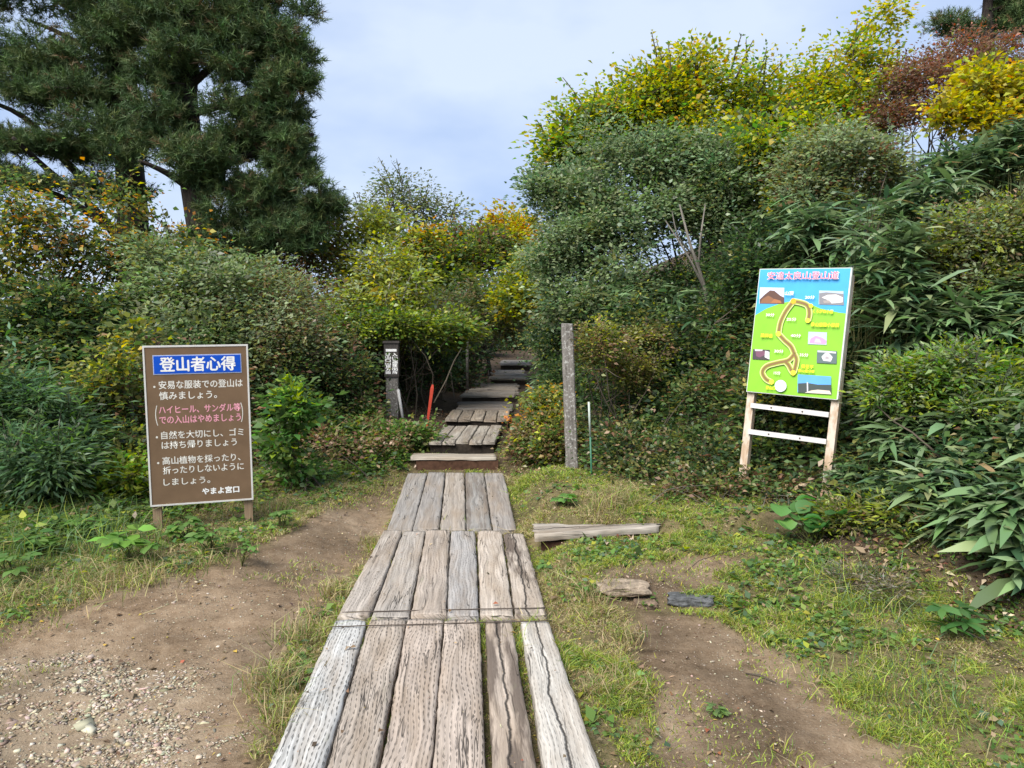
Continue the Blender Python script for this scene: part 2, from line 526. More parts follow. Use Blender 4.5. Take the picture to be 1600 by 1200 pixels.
# ------------------------------------------------------------------ ground sheet
def axis(lo, hi, step, end, g=1.16):
    a = list(np.arange(lo, hi + 1e-6, step))
    s = step; x = a[-1]
    while x < end:
        s *= g; x += s; a.append(x)
    s = step; x = a[0]; b = []
    while x > -end:
        s *= g; x -= s; b.append(x)
    return np.array(b[::-1] + a)
gx = axis(-5.2, 5.0, .036, 500)
gy = axis(1.6, 10.5, .034, 500)
GX, GY = np.meshgrid(gx, gy)
gxf, gyf = GX.ravel(), GY.ravel()
DM = dirt_mask(gxf, gyf) * (gyf < 9.5) * (gyf > 0)
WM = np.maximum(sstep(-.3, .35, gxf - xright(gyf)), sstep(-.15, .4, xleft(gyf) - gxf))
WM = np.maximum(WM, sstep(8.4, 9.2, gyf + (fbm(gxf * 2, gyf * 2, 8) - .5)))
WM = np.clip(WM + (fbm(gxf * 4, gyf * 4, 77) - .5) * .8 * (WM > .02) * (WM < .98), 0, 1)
GM = sstep(-.15, .3, sdist(gxf, gyf, GRAVEL) + (fbm(gxf * 2, gyf * 2, 41) - .5) * .8)
GZ = height(gxf, gyf) - DM * .025
GZ += DM * ((fbm(gxf * 16, gyf * 16, 55, 3) - .5) * .022)
nx, ny = len(gx), len(gy)
idx = np.arange(nx * ny).reshape(ny, nx)
q = np.stack([idx[:-1, :-1], idx[:-1, 1:], idx[1:, 1:], idx[1:, :-1]], -1).reshape(-1, 4)
me = new_mesh('ground', np.stack([gxf, gyf, GZ], 1), q.ravel(), np.full(len(q), 4), M_GROUND, smooth=True)
at = me.attributes.new('soil', 'FLOAT_COLOR', 'POINT')
at.data.foreach_set('color', np.stack([DM, WM, GM, np.ones_like(DM)], 1).astype(np.float32).ravel())
tag(link('ground', me), kind='structure')

# ------------------------------------------------------------------ sleepers and step decks
def swept_board(name, A, B, thick, mat, parent=None, seed=0, rag=.006, nu=64, cols=12, endrag=.012, v0=0.0):
    """A, B = (left, right) top edge points at the near and far end; a timber with worn, ragged edges"""
    A = [np.array(p, float) for p in A]; B = [np.array(p, float) for p in B]
    L = np.linalg.norm((B[0] + B[1] - A[0] - A[1]) / 2)
    nu = max(6, int(nu * L / 2.1))
    prof = [(-1, -thick), (-1, -.03), (-.985, -.010)] + [(-.95 + 1.9 * i / cols, 0) for i in range(cols + 1)] + [(.985, -.010), (1, -.03), (1, -thick)]
    n = len(prof)
    W = (np.linalg.norm(A[1] - A[0]) + np.linalg.norm(B[1] - B[0])) / 4
    V = []; UV = []
    for i in range(nu + 1):
        tt = i / nu
        for j, (s_, d) in enumerate(prof):
            e = (vnoise(s_ * 4 + 50, seed * 3.1, 5) - .5) * 2 * endrag
            t2 = tt + (e / L if i in (0, nu) else 0)
            a = A[0] + (B[0] - A[0]) * t2; b = A[1] + (B[1] - A[1]) * t2
            side = -1 if s_ < 0 else 1
            edge = abs(s_) ** 6
            wob = ((fbm(tt * L * 5, seed * 7.3 + side * 2, 2, 3) - .5) * rag * 2 + (vnoise(tt * L * 28, seed * 5 + side, 4) - .5) * rag) * edge
            p = a + (b - a) * ((s_ + 1) / 2)
            ax = (b - a) / (np.linalg.norm(b - a) + 1e-9)
            p = p + ax * wob
            sag = (fbm(tt * L * 1.5, s_ * 1.2 + seed * 11, 6, 3) - .5) * .010
            wear = -.010 * edge * vnoise(tt * L * 7, seed + side * 9, 8)
            p = p + np.array([0, 0, d + (sag + wear if d > -.05 else 0)])
            V.append(p)
            UV.append((tt * L, s_ * W + (d if abs(s_) > .97 else 0)))
    F = []; U = []
    for i in range(nu):
        for j in range(n - 1):
            f = (i * n + j, i * n + j + 1, (i + 1) * n + j + 1, (i + 1) * n + j)
            F.append(f); U += [UV[k] for k in f]
    for i, rev in ((0, False), (nu, True)):
        f = [i * n + j for j in range(n)]
        f = f[::-1] if not rev else f
        F.append(tuple(f)); U += [(V[k][2] * .5, UV[k][1]) for k in f]
    loops = [k for f in F for k in f]
    me = new_mesh(name, np.array(V), loops, [len(f) for f in F], mat, smooth=False, uvs=np.array(U))
    return link(name, me, parent)

def lineext(p, q_, Y):
    t = (Y - p[1]) / (q_[1] - p[1])
    return p + (q_ - p) * t
def plane_pt(px, py, Y0, z0, Y1, z1):
    """point where the pixel's ray meets the inclined plane through (Y0,z0),(Y1,z1)"""
    d = ray(px, py)
    k = (z1 - z0) / (Y1 - Y0)
    t = (z0 - k * Y0 - 1.6) / (d[2] - k * d[1])
    return CAM + d * t
rows = [
    dict(pl=(2.2, .012, 4.32, -.074), near=(1200, [(416, 505), (507, 588), (594, 674), (676, 759), (770, 840), (851, 941)]),
         far=(967, [(524, 573), (576, 635), (636, 693), (694, 751), (758, 800), (813, 858)]), ext=2.05, name='nearest row'),
    dict(pl=(4.34, -.072, 6.42, -.144), near=(962, [(527, 578), (580, 640), (641, 697), (698, 748), (750, 803), (804, 856)]),
         far=(829, [(599, 629), (630, 665), (666, 703), (704, 743), (746, 784), (787, 817)]), ext=None, name='middle row'),
    dict(pl=(6.44, -.146, 8.5, -.086), near=(827, [(604, 644), (645, 686), (687, 728), (729, 769), (770, 808)]),
         far=(738, [(637, 668), (669, 696), (697, 726), (727, 756), (757, 787)]), ext=None, name='far row'),
]
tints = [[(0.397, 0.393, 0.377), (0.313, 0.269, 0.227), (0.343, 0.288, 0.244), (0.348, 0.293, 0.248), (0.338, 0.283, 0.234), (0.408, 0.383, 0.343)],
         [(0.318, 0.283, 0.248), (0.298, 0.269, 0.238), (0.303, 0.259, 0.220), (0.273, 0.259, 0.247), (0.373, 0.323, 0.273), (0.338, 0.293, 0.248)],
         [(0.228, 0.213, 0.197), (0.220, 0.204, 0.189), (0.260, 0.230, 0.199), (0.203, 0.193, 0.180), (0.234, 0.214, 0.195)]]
labels = [['pale bleached leftmost sleeper of the nearest row, densely pitted with short slits',
           'tan sleeper second from the left in the nearest row, with wavy slanting slits',
           'pinkish tan sleeper third from the left in the nearest row of the boardwalk',
           'pinkish tan sleeper fourth from the left in the nearest row, left of a mossy gap',
           'narrow split sleeper with dark rotten stain between two mossy gaps, nearest row',
           'white bleached rightmost sleeper of the nearest row with one long dark split'],
          ['grey weathered leftmost sleeper in the middle row with a dark knot near its far end',
           'grey brown sleeper second from the left in the middle row of the boardwalk',
           'brown sleeper third from the left in the middle row of the boardwalk',
           'bluish grey sleeper fourth from the left in the middle row of the boardwalk',
           'pale tan sleeper fifth from the left in the middle row, cleanest of that row',
           'rotten dark streaked rightmost sleeper of the middle row with broken far end'],
          ['dark grey leftmost sleeper of the far row, below the first step',
           'dark grey sleeper second from the left in the far row below the first step',
           'light brown middle sleeper of the far row below the first step',
           'dark stained sleeper second from the right in the far row below the first step',
           'grey rightmost sleeper of the far row beside the grassy verge']]
BOARD_POLYS = []
for r_, row in enumerate(rows):
    for b_ in range(len(row['near'][1])):
        ny_, nl = row['near']; fy_, fl = row['far']
        A = [plane_pt(x, ny_, *row['pl']) for x in nl[b_]]
        B = [plane_pt(x, fy_, *row['pl']) for x in fl[b_]]
        if row['ext']:
            A = [lineext(B[k], A[k], row['ext']) for k in (0, 1)]
        jig = random.uniform(-.02, .02)
        if r_ == 1 and b_ == 5:
            B = [lineext(A[k], B[k], B[k][1] - .10) for k in (0, 1)]
        zj = random.uniform(-.006, .006)
        for P in (A, B):
            for k in (0, 1): P[k] = P[k] + np.array([0, jig, zj])
        BOARD_POLYS.append([(A[0][0], A[0][1]), (A[1][0], A[1][1]), (B[1][0], B[1][1]), (B[0][0], B[0][1])])
        o = swept_board('sleeper', A, B, .14, M_WOOD, None, seed=r_ * 10 + b_ + 1, rag=.010 if r_ == 1 and b_ == 5 else .006)
        tag(o, labels[r_][b_], 'sleeper', 'timber sleepers of the boardwalk')
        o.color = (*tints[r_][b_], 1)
        o['incised'] = [1.0, .45, .0][r_] if not (r_ == 0 and b_ in (4, 5)) else (.15 if b_ == 4 else .45)
        o['split'] = 1.0 if (r_, b_) in ((0, 5), (0, 4), (1, 5)) else 0.0
        o['stain'] = {(0, 4): .95, (1, 5): 1.0, (1, 0): .3, (2, 3): .6, (2, 4): .4}.get((r_, b_), .04)

# rusty wires stretched across the joint of the two nearest rows
M_RUST = plain('rusty_wire', (.06, .045, .035), .7, .4)
for (pa, pb, lab) in (((535, 958), (852, 951), 'thin rusty wire across the sleepers just beyond the near joint'),
                      ((516, 981), (862, 971), 'thin rusty wire across the sleepers just before the near joint')):
    mb = MB()
    pts = []
    for i in range(25):
        t_ = i / 24
        px = pa[0] + (pb[0] - pa[0]) * t_; py = pa[1] + (pb[1] - pa[1]) * t_
        p = plane_pt(px, py, 2.2, .012, 4.32, -.074) + np.array([0, random.uniform(-.0015, .0015), .006 + random.uniform(-.001, .001)])
        pts.append(p)
    mb.tube(pts, .0035, 5)
    o = mb.build('wire', M_RUST); tag(o, lab, 'wire', 'wires over the sleeper joint')

# steps
M_RISER = plain('rotten_red_wood', (.075, .04, .026), .9, .1, .4, 25)
M_RISERDARK = plain('dark_riser_wood', (.035, .028, .022), .9, .1, .4, 25)  # very dark brown for the risers above the first step
# (front y px, front x0, x1, back x0, x1, z, Y front, Y back, planks lengthwise?, n, tint, label)
steps = [
    (718, 645, 781, 652, 780, .03, 8.66, 8.98, 0, 1, (.30, .27, .225), 'pale single timber step just above the boardwalk'),
    (691.5, 668, 774, 692, 785, .16, 9.06, 10.46, 1, 5, (.27, .245, .21), 'second step up, a deck of five short lengthwise boards'),
    (655.5, 694, 796, 705, 797, .235, 10.52, 11.62, 1, 5, (.21, .18, .145), 'third step up, a darker deck behind the five board deck'),  # darker tint than the two steps below
    (638.5, 709, 797, 720, 801, .25, 11.66, 12.82, 0, 5, (.135, .125, .115), 'fourth step up, crosswise planks tinted dark as shade, with a pale front edge'),  # planks tinted dark, shade of the next step put into the colour
    (619, 720, 806, 742, 811, .325, 12.9, 15.4, 0, 9, (.25, .22, .185), 'fifth step up, long grey deck of crosswise planks'),
    (592, 766, 812, 770, 812, .415, 15.46, 18.4, 0, 10, (.27, .24, .20), 'sixth step up, two grey planks narrowed by the bushes'),
    (569, 781, 812, 784, 814, .53, 18.7, 20.8, 0, 7, (.22, .205, .185), 'topmost visible step vanishing under dark branches'),
]
for i, (py, x0, x1, bx0, bx1, z, Yf, Yb, along, n, tint, lab) in enumerate(steps):
    fl = (x0 - 800) / 1200 * Yf; fr = (x1 - 800) / 1200 * Yf
    bl = (bx0 - 800) / 1200 * Yb; br = (bx1 - 800) / 1200 * Yb
    fr = max(fr, fl + .75); br = max(br, bl + .72)
    t = thing('step', lab, 'step', ((fl + fr) / 2, Yf, ground((fl + fr) / 2, Yf)), 'timber steps of the trail')
    base = np.array(t.location)
    pl = []
    for k in range(n):
        if along:
            g = .012
            a0 = fl + (fr - fl) * k / n + g / 2; a1 = fl + (fr - fl) * (k + 1) / n - g / 2
            b0 = bl + (br - bl) * k / n + g / 2; b1 = bl + (br - bl) * (k + 1) / n - g / 2
            j = random.uniform(-.03, .03)
            A = [(a0, Yf + j, z), (a1, Yf + j, z)]; B = [(b0, Yb, z), (b1, Yb, z)]
        else:
            y0 = Yf + (Yb - Yf) * k / n + .02; y1 = Yf + (Yb - Yf) * (k + 1) / n - .02
            def xl_(y): return fl + (bl - fl) * (y - Yf) / (Yb - Yf)
            def xr_(y): return fr + (br - fr) * (y - Yf) / (Yb - Yf)
            e = random.uniform(-.05, .05)
            A = [(xl_(y1) + e, y1, z), (xl_(y0) + e, y0, z)]; B = [(xr_(y1) + e, y1, z), (xr_(y0) + e, y0, z)]
        zz = random.uniform(-.008, .008)
        A = [np.array(p) - base + (0, 0, zz) for p in A]; B = [np.array(p) - base + (0, 0, zz) for p in B]
        o = swept_board('plank', A, B, .03, M_WOOD, t, seed=100 + i * 7 + k, rag=.006, endrag=.005)
        v = random.uniform(.78, 1.15) * (1.7 if i == 3 and k == 0 else 1)
        o.color = (tint[0] * v, tint[1] * v, tint[2] * v, 1)
        o['incised'] = 0.0; o['split'] = 0.0; o['stain'] = .45
    # riser board under the front edge
    mb = MB()
    zb = ground((fl + fr) / 2, Yf - .02) - .1
    mb.box(fl + .02 - base[0], fr - .02 - base[0], .03, .09, zb - base[2], z - .036 - base[2])
    mb.build('riser', M_RISER if i == 0 else M_RISERDARK, t)

# the timber edging that lies on the right as a low step of the side path
p0 = atZ(836, 834, .0); p1 = atZ(1030, 819, .02)
A = [np.array([p0[0], p0[1] + .30, .0]), np.array([p0[0], p0[1], -.012])]
B = [np.array([p1[0], p1[1] + .10, .012]), np.array([p1[0], p1[1], .006])]
t = thing('edging_timber', 'split grey timber lying across the side path to the right of the boardwalk', 'timber', (p0[0], p0[1], -.1))
bl_ = np.array(t.location)
o = swept_board('beam', [a - bl_ for a in A], [b - bl_ for b in B], .05, M_WOOD, t, seed=77, rag=.014, endrag=.05)
o.color = (.31, .28, .24, 1); o['incised'] = 0.0; o['split'] = 1.0; o['stain'] = .4
mb = MB(); mb.box(.05, p1[0] - p0[0] - .05, .06, .11, -.06, .02)
mb.build('rotten_front', M_RISER, t)

# ------------------------------------------------------------------ lettering
def text_mesh(body, size, weight=0.0):
    c = bpy.data.curves.new('lettering', 'FONT')
    c.body = body; c.size = size; c.offset = weight; c.resolution_u = 3
    o = bpy.data.objects.new('lettering', c)
    COL.objects.link(o)
    bpy.context.view_layer.update()
    dg = bpy.context.evaluated_depsgraph_get()
    m = bpy.data.meshes.new_from_object(o.evaluated_get(dg))
    V = np.empty(len(m.vertices) * 3, np.float32); m.vertices.foreach_get('co', V)
    F = [tuple(p.vertices) for p in m.polygons]
    COL.objects.unlink(o); bpy.data.objects.remove(o); bpy.data.curves.remove(c); bpy.data.meshes.remove(m)
    return V.reshape(-1, 3), F
def put_text(mb, body, x0, x1, zc, h, y, weight=.0):
    """one line fitted into x0..x1, centred on zc, glyph height h, on the plane Y = y"""
    V, F = text_mesh(body, 1.0, 0.0)
    lo = V.min(0); hi = V.max(0)
    sx = (x1 - x0) / (hi[0] - lo[0]); sz = h / 0.92
    mid = .36
    # a heavier stroke is the glyph laid down again a hair to each side
    for q_, (dx, dz) in enumerate(((0, 0), (1, 0), (-1, 0), (0, 1), (0, -1)) if weight else ((0, 0),)):
        b = len(mb.V)
        for v in V:
            mb.V.append((x0 + (v[0] - lo[0] + dx * weight) * sx, y - q_ * .00004, zc + (v[1] - mid + dz * weight * .7) * sz))
        for f in F:
            mb.F.append(tuple(b + i for i in f)); mb.uv += [(0, 0)] * len(f)

def line(parent, mat, name, *a):
    m_ = MB(); put_text(m_, *a); return m_.build(name, mat, parent)

def frame_from(TL, TR, BL, BR):
    ux = (BR - BL + TR - TL) / 2; uz = (TL - BL + TR - BR) / 2
    wd = np.linalg.norm(ux); ux /= wd
    h = np.linalg.norm(uz); uz = uz - ux * np.dot(uz, ux); uz /= np.linalg.norm(uz)
    uy = np.cross(uz, ux)
    M = Matrix(((ux[0], uy[0], uz[0], BL[0]), (ux[1], uy[1], uz[1], BL[1]), (ux[2], uy[2], uz[2], BL[2]), (0, 0, 0, 1)))
    return M, wd, h

# ---- left notice board
TL, TR = atY(222.5, 540, 5.973), atY(386.5, 538, 6.197)
BL, BR = atY(235, 792, 6.0), atY(397, 780, 6.227)
Mx, W, H = frame_from(TL, TR, BL, BR)
sign = thing('notice_board', 'brown notice board with white and pink Japanese lettering under a blue title', 'sign')
sign.matrix_world = Mx
m = MB(); m.box(0.012, W - .012, 0, .018, .012, H - .012)
m.build('panel', plain('brown_sign_paint', (.155, .10, .06), .6, .15, .12, 9), sign)
m = MB()
m.box(0, W, -.004, .022, 0, .013); m.box(0, W, -.004, .022, H - .013, H)
m.box(0, .013, -.004, .022, .013, H - .013); m.box(W - .013, W, -.004, .022, .013, H - .013)
m.build('frame', plain('white_frame_metal', (.56, .55, .53), .5, .4, .1), sign)
def sx(f): return f * W
def sz(f): return H * (1 - f)
m = MB(); m.box(sx(.09), sx(.93), -.0025, -.0005, sz(.178), sz(.058))
tb = m.build('title_band', plain('title_edge_white', (.35, .42, .62), .5, .3), sign)
m = MB(); m.box(sx(.098), sx(.922), -.0045, -.0026, sz(.172), sz(.064))
tbl = m.build('blue_field', plain('title_blue', (.006, .07, .46), .6, .12, .1), tb)
m = MB(); put_text(m, '登山者心得', sx(.155), sx(.87), sz(.118), H * .088, -.0052, .03)
M_WHITEPAINT = plain('white_lettering', (.74, .74, .73), .5, .3, .06)
m.build('title_lettering', M_WHITEPAINT, tb)
M_CREAM = plain('cream_lettering', (.62, .60, .55), .5, .3, .1)
line(sign, M_CREAM, 'bullet', '・', sx(.085), sx(.102), sz(.253), H * .05, -.0008, .03)
line(sign, M_CREAM, 'text_line', '安易な服装での登山は', sx(.135), sx(.935), sz(.243), H * .05, -.0008, .022)
line(sign, M_CREAM, 'text_line', '慎みましょう。', sx(.135), sx(.68), sz(.310), H * .05, -.0008, .022)
line(sign, M_CREAM, 'bullet', '・', sx(.085), sx(.102), sz(.566), H * .05, -.0008, .03)
line(sign, M_CREAM, 'text_line', '自然を大切にし、ゴミ', sx(.135), sx(.925), sz(.556), H * .048, -.0008, .02)
line(sign, M_CREAM, 'text_line', 'は持ち帰りましょう', sx(.135), sx(.855), sz(.618), H * .048, -.0008, .02)
line(sign, M_CREAM, 'bullet', '・', sx(.085), sx(.102), sz(.728), H * .05, -.0008, .03)
line(sign, M_CREAM, 'text_line', '高山植物を採ったり、', sx(.135), sx(.885), sz(.716), H * .048, -.0008, .02)
line(sign, M_CREAM, 'text_line', '折ったりしないように', sx(.135), sx(.915), sz(.777), H * .048, -.0008, .02)
line(sign, M_CREAM, 'text_line', 'しましょう。', sx(.135), sx(.58), sz(.851), H * .046, -.0008, .018)
# the tall brackets round the pink lines
for (xa, sgn) in ((.092, 1), (.925, -1)):
    m = MB()
    for k in range(8):
        a0 = -1 + k / 4; a1 = -1 + (k + 1) / 4
        f = lambda a, r: (sx(xa) + sgn * (.012 - .012 * (1 - a * a)) + r, -.0008, sz(.43) + a * H * .062)
        m.poly([f(a0, -.0028), f(a0, .0028), f(a1, .0028), f(a1, -.0028)])
    m.build('bracket', M_CREAM, sign)
M_PINK = plain('pink_lettering', (.68, .30, .37), .5, .3, .1)
line(sign, M_PINK, 'pink_text_line', 'ハイヒール、サンダル等', sx(.125), sx(.905), sz(.397), H * .05, -.0008, .022)
line(sign, M_PINK, 'pink_text_line', 'での入山はやめましょう', sx(.125), sx(.905), sz(.460), H * .05, -.0008, .022)
m = MB(); put_text(m, 'やまよ宮口', sx(.50), sx(.86), sz(.925), H * .042, -.0008, .045)
m.build('signature_lettering', M_WHITEPAINT, sign)
for xf in (.055, .945):
    m = MB(); m.box(W * xf - .032, W * xf + .032, .024, .088, -.42, H * .9)
    m.build('post', M_SIGNPOST, sign)

# ---- right map board
TL, TR = atY(1187, 420, 6.819), atY(1332, 418, 6.32)
BL, BR = atY(1166, 612, 6.72), atY(1309, 625, 6.223)
Mx, W, H = frame_from(TL, TR, BL, BR)
mp_ = thing('map_board', 'bright green and blue hand drawn trail map board on two pale wooden posts', 'sign')
mp_.matrix_world = Mx
TRz, TLz, BLz, BRz = np.array((622., 85)), np.array((195., 92)), np.array((135., 650)), np.array((545., 688))
def mp2(x, y):
    """point of the close-up of the board -> panel coordinates"""
    P = np.array((x, y), float); u = v = .5
    for _ in range(12):
        f = TLz * (1 - u) * (1 - v) + TRz * u * (1 - v) + BLz * (1 - u) * v + BRz * u * v - P
        du = (TRz - TLz) * (1 - v) + (BRz - BLz) * v
        dv = (BLz - TLz) * (1 - u) + (BRz - TRz) * u
        J = np.array([[du[0], dv[0]], [du[1], dv[1]]])
        d = np.linalg.solve(J, -f); u += d[0]; v += d[1]
    return u * W, H * (1 - v)
m = MB(); m.box(0, W, 0, .03, 0, H)
m.build('panel', plain('panel_edge_white', (.55, .56, .53), .5, .3, .1), mp_)
LAY = [-.001]
def flat(name, pts, col, parent=None, raw=False, rough=.4):
    LAY[0] -= .0005
    mm = MB()
    P = pts if raw else [mp2(*p) for p in pts]
    mm.poly([(p[0], LAY[0], p[1]) for p in P])
    f = mm.F[0]
    # face the viewer
    a, b_, c_ = (np.array(mm.V[k]) for k in f[:3])
    area = sum(P[i][0] * P[(i + 1) % len(P)][1] - P[(i + 1) % len(P)][0] * P[i][1] for i in range(len(P)))
    if area < 0: mm.F[0] = f[::-1]
    return mm.build(name, plain(name + '_print', col, rough, .4, .07, 8), parent or mp_)
e = .012
flat('sky_print', [(0 + e / 2, e / 2), (W - e, e / 2), (W - e, H - e / 2), (e / 2, H - e / 2)], (.05, .33, .66), raw=True)
hl = [mp2(x, y) for x, y in ((172, 302), (230, 272), (300, 248), (360, 236), (420, 246), (480, 272), (560, 290), (606, 294))]
hl[0] = (e / 2, hl[0][1]); hl[-1] = (W - e, hl[-1][1])
flat('hill_print', [(e / 2, e / 2)] + hl + [(W - e, e / 2)][:1], (.21, .48, .03), raw=True)
def photo(x0, y0, x1, y1, base, shapes, slant=.0):
    o = flat('photo_print', [(x0, y0), (x1, y0 + slant), (x1 - 3, y1 + slant), (x0 - 3, y1)], base)
    for pts, c in shapes:
        flat('picture_shape', [(x0 + u * (x1 - x0), y0 + v * (y1 - y0) + slant * u) for u, v in pts], c, o)
photo(197, 176, 315, 250, (.52, .54, .66), [([(0, .75), (.2, .45), (.42, .18), (.6, .2), (.85, .5), (1, .6), (1, 1), (0, 1)], (.10, .05, .035)),
      ([(.02, .98), (.1, .72), (.35, .5), (.5, .62), (.75, .85), (.7, .98)], (.22, .10, .05)), ([(.45, .95), (.6, .7), (.85, .8), (.9, .95)], (.33, .13, .05))], 2)
photo(475, 190, 582, 254, (.38, .47, .6), [([(0, .2), (.3, .12), (1, .2), (1, 1), (0, 1)], (.20, .20, .22)),
      ([(.1, .5), (.35, .3), (.7, .25), (.97, .45), (.95, .8), (.5, .9), (.3, .62)], (.62, .58, .57)), ([(.15, .72), (.4, .68), (.5, .86), (.2, .9)], (.30, .27, .26))], 3)
photo(425, 378, 507, 435, (.42, .50, .55), [([(.05, .9), (.12, .55), (.4, .3), (.75, .45), (.98, .7), (.9, .95)], (.52, .27, .46)),
      ([(.3, .85), (.4, .5), (.6, .55), (.7, .85)], (.62, .42, .58))], 3)
photo(168, 457, 248, 503, (.06, .05, .055), [([(.15, .3), (.3, .1), (.7, .15), (.75, .5), (.4, .8), (.2, .7)], (.16, .07, .11)),
      ([(.72, .1), (.98, .2), (.98, .95), (.7, .75)], (.60, .62, .62)), ([(.1, .0), (.6, .0), (.55, .15), (.12, .2)], (.5, .48, .48))], 4)
photo(463, 462, 548, 520, (.10, .14, .14), [([(.3, .8), (.22, .5), (.4, .2), (.6, .18), (.78, .5), (.68, .85)], (.62, .60, .62)),
      ([(.02, .02), (.95, .06), (.95, .2), (.5, .16), (.02, .16)], (.55, .57, .6)), ([(.4, .65), (.42, .45), (.58, .45), (.6, .65)], (.35, .32, .34))], 4)
photo(377, 573, 521, 654, (.10, .32, .72), [([(0, .5), (.3, .44), (.6, .5), (1, .46), (1, 1), (0, 1)], (.05, .065, .06)),
      ([(.2, 1), (.4, .85), (.6, .78), (.95, .8), (1, 1)], (.60, .52, .43)), ([(.27, .4), (.31, .4), (.31, .98), (.27, .98)], (.5, .52, .55))], 9)
trails = [[(360, 240), (325, 285), (300, 335), (290, 385)], [(360, 240), (400, 248), (425, 262), (432, 295), (425, 330)],
          [(290, 388), (318, 418), (347, 445), (362, 478)], [(362, 480), (335, 508), (285, 520), (235, 535), (215, 562), (230, 592), (255, 607)],
          [(362, 480), (372, 505), (366, 540), (358, 565)], [(318, 512), (336, 530), (347, 552), (357, 566)]]
def strip(name, lines, wid, col):
    LAY[0] -= .0006
    mm = MB()
    for k, ln in enumerate(lines):
        C = [np.array(mp2(*p)) for p in curve(ln)]
        Lf = []; Rt = []
        for i, c_ in enumerate(C):
            d = C[min(i + 1, len(C) - 1)] - C[max(i - 1, 0)]; d /= np.linalg.norm(d) + 1e-9
            nrm = np.array((-d[1], d[0])) * wid / 2
            Lf.append(c_ + nrm); Rt.append(c_ - nrm)
        y = LAY[0] - k * .00008
        for i in range(len(C) - 1):
            mm.poly([(Rt[i][0], y, Rt[i][1]), (Rt[i + 1][0], y, Rt[i + 1][1]), (Lf[i + 1][0], y, Lf[i + 1][1]), (Lf[i][0], y, Lf[i][1])])
    LAY[0] -= .0006
    return mm.build(name, plain(name + '_print', col, .4, .4, .06, 8), mp_)
tro = strip('trail_outline', trails, .05, (.60, .62, .28))
strip('trail_shade', trails, .036, (.33, .36, .06))
strip('trail_line', trails, .02, (.21, .13, .045))
for x, y, r_, c in ((360, 240, 13, (.75, .36, .02)), (440, 261, 10, (.72, .62, .04)), (425, 328, 11, (.78, .74, .05)), (290, 389, 12, (.78, .72, .05)),
                    (357, 566, 12, (.78, .68, .04)), (258, 607, 12, (.80, .78, .05))):
    flat('marker_dot', [(x + r_ * math.cos(a), y + r_ * math.sin(a)) for a in np.linspace(0, 2 * math.pi, 15)[:-1]], c)
cmp_ = flat('compass_disc', [(300 + 27 * math.cos(a), 625 + 27 * math.sin(a)) for a in np.linspace(0, 2 * math.pi, 21)[:-1]], (.62, .66, .72))
flat('compass_mark', [(300, 606), (307, 628), (300, 644), (292, 628)], (.42, .47, .62), cmp_)
LAY[0] -= .001
def label_set(name, items, col, weight, dy=0):
    LAY[0] -= .0004
    mt = plain(name + '_print', col, .45, .3, .05)
    for body, x0, x1, y, h in items:
        a = mp2(x0, y); b_ = mp2(x1, y + (x1 - x0) * .05)
        line(mp_, mt, name, body, a[0], b_[0], (a[1] + b_[1]) / 2, h, LAY[0], weight)
title = '安達太良山登山道'
def titl(name, col, wgt, grow):
    LAY[0] -= .0004
    mm = MB()
    a = mp2(237 - grow, 127); b_ = mp2(567 + grow, 122)
    n = len(title)
    for k, ch in enumerate(title):
        x0 = a[0] + (b_[0] - a[0]) * (k + .06) / n; x1 = a[0] + (b_[0] - a[0]) * (k + .94) / n
        put_text(mm, ch, x0, x1, (a[1] + b_[1]) / 2, .066, LAY[0], wgt)
    mm.build(name, plain(name + '_print', col, .45, .3, .05), mp_)
titl('title_halo', (.62, .66, .72), .045, 2)
titl('title_lettering', (.66, .10, .16), .006, 0)
label_set('time_label', [('山頂', 322, 362, 204, .036), ('20分', 415, 458, 222, .03), ('30分', 232, 272, 302, .03), ('25分', 330, 374, 322, .03),
          ('40分', 348, 394, 396, .03), ('30分', 272, 314, 467, .03), ('35分', 388, 426, 484, .03), ('15分', 270, 300, 566, .03)], (.78, .83, .72), .02)
label_set('place_label', [('くろがね小屋', 450, 538, 285, .032), ('鉄山避難小屋前', 440, 562, 345, .034), ('薬師岳', 207, 264, 396, .034),
          ('勢至平', 395, 448, 537, .034), ('登山道分岐', 380, 452, 556, .026), ('登山口', 232, 276, 633, .03)], (.72, .78, .03), .03)
def wpt(px, py, yloc=.045):
    """photo pixel -> local (x, z) on the sign plane"""
    o_ = np.array(Mx.to_translation()); nrm = np.array(Mx.col[1][:3])
    d = ray(px, py); t_ = np.dot(o_ - CAM, nrm) / np.dot(d, nrm)
    p = Mx.inverted() @ Vector(CAM + d * t_)
    return p.x, p.z
xl0, zl0 = wpt(1170, 615); xl1, zl1 = wpt(1154, 775)
xr0, zr0 = wpt(1303, 628); xr1, zr1 = wpt(1283, 800)
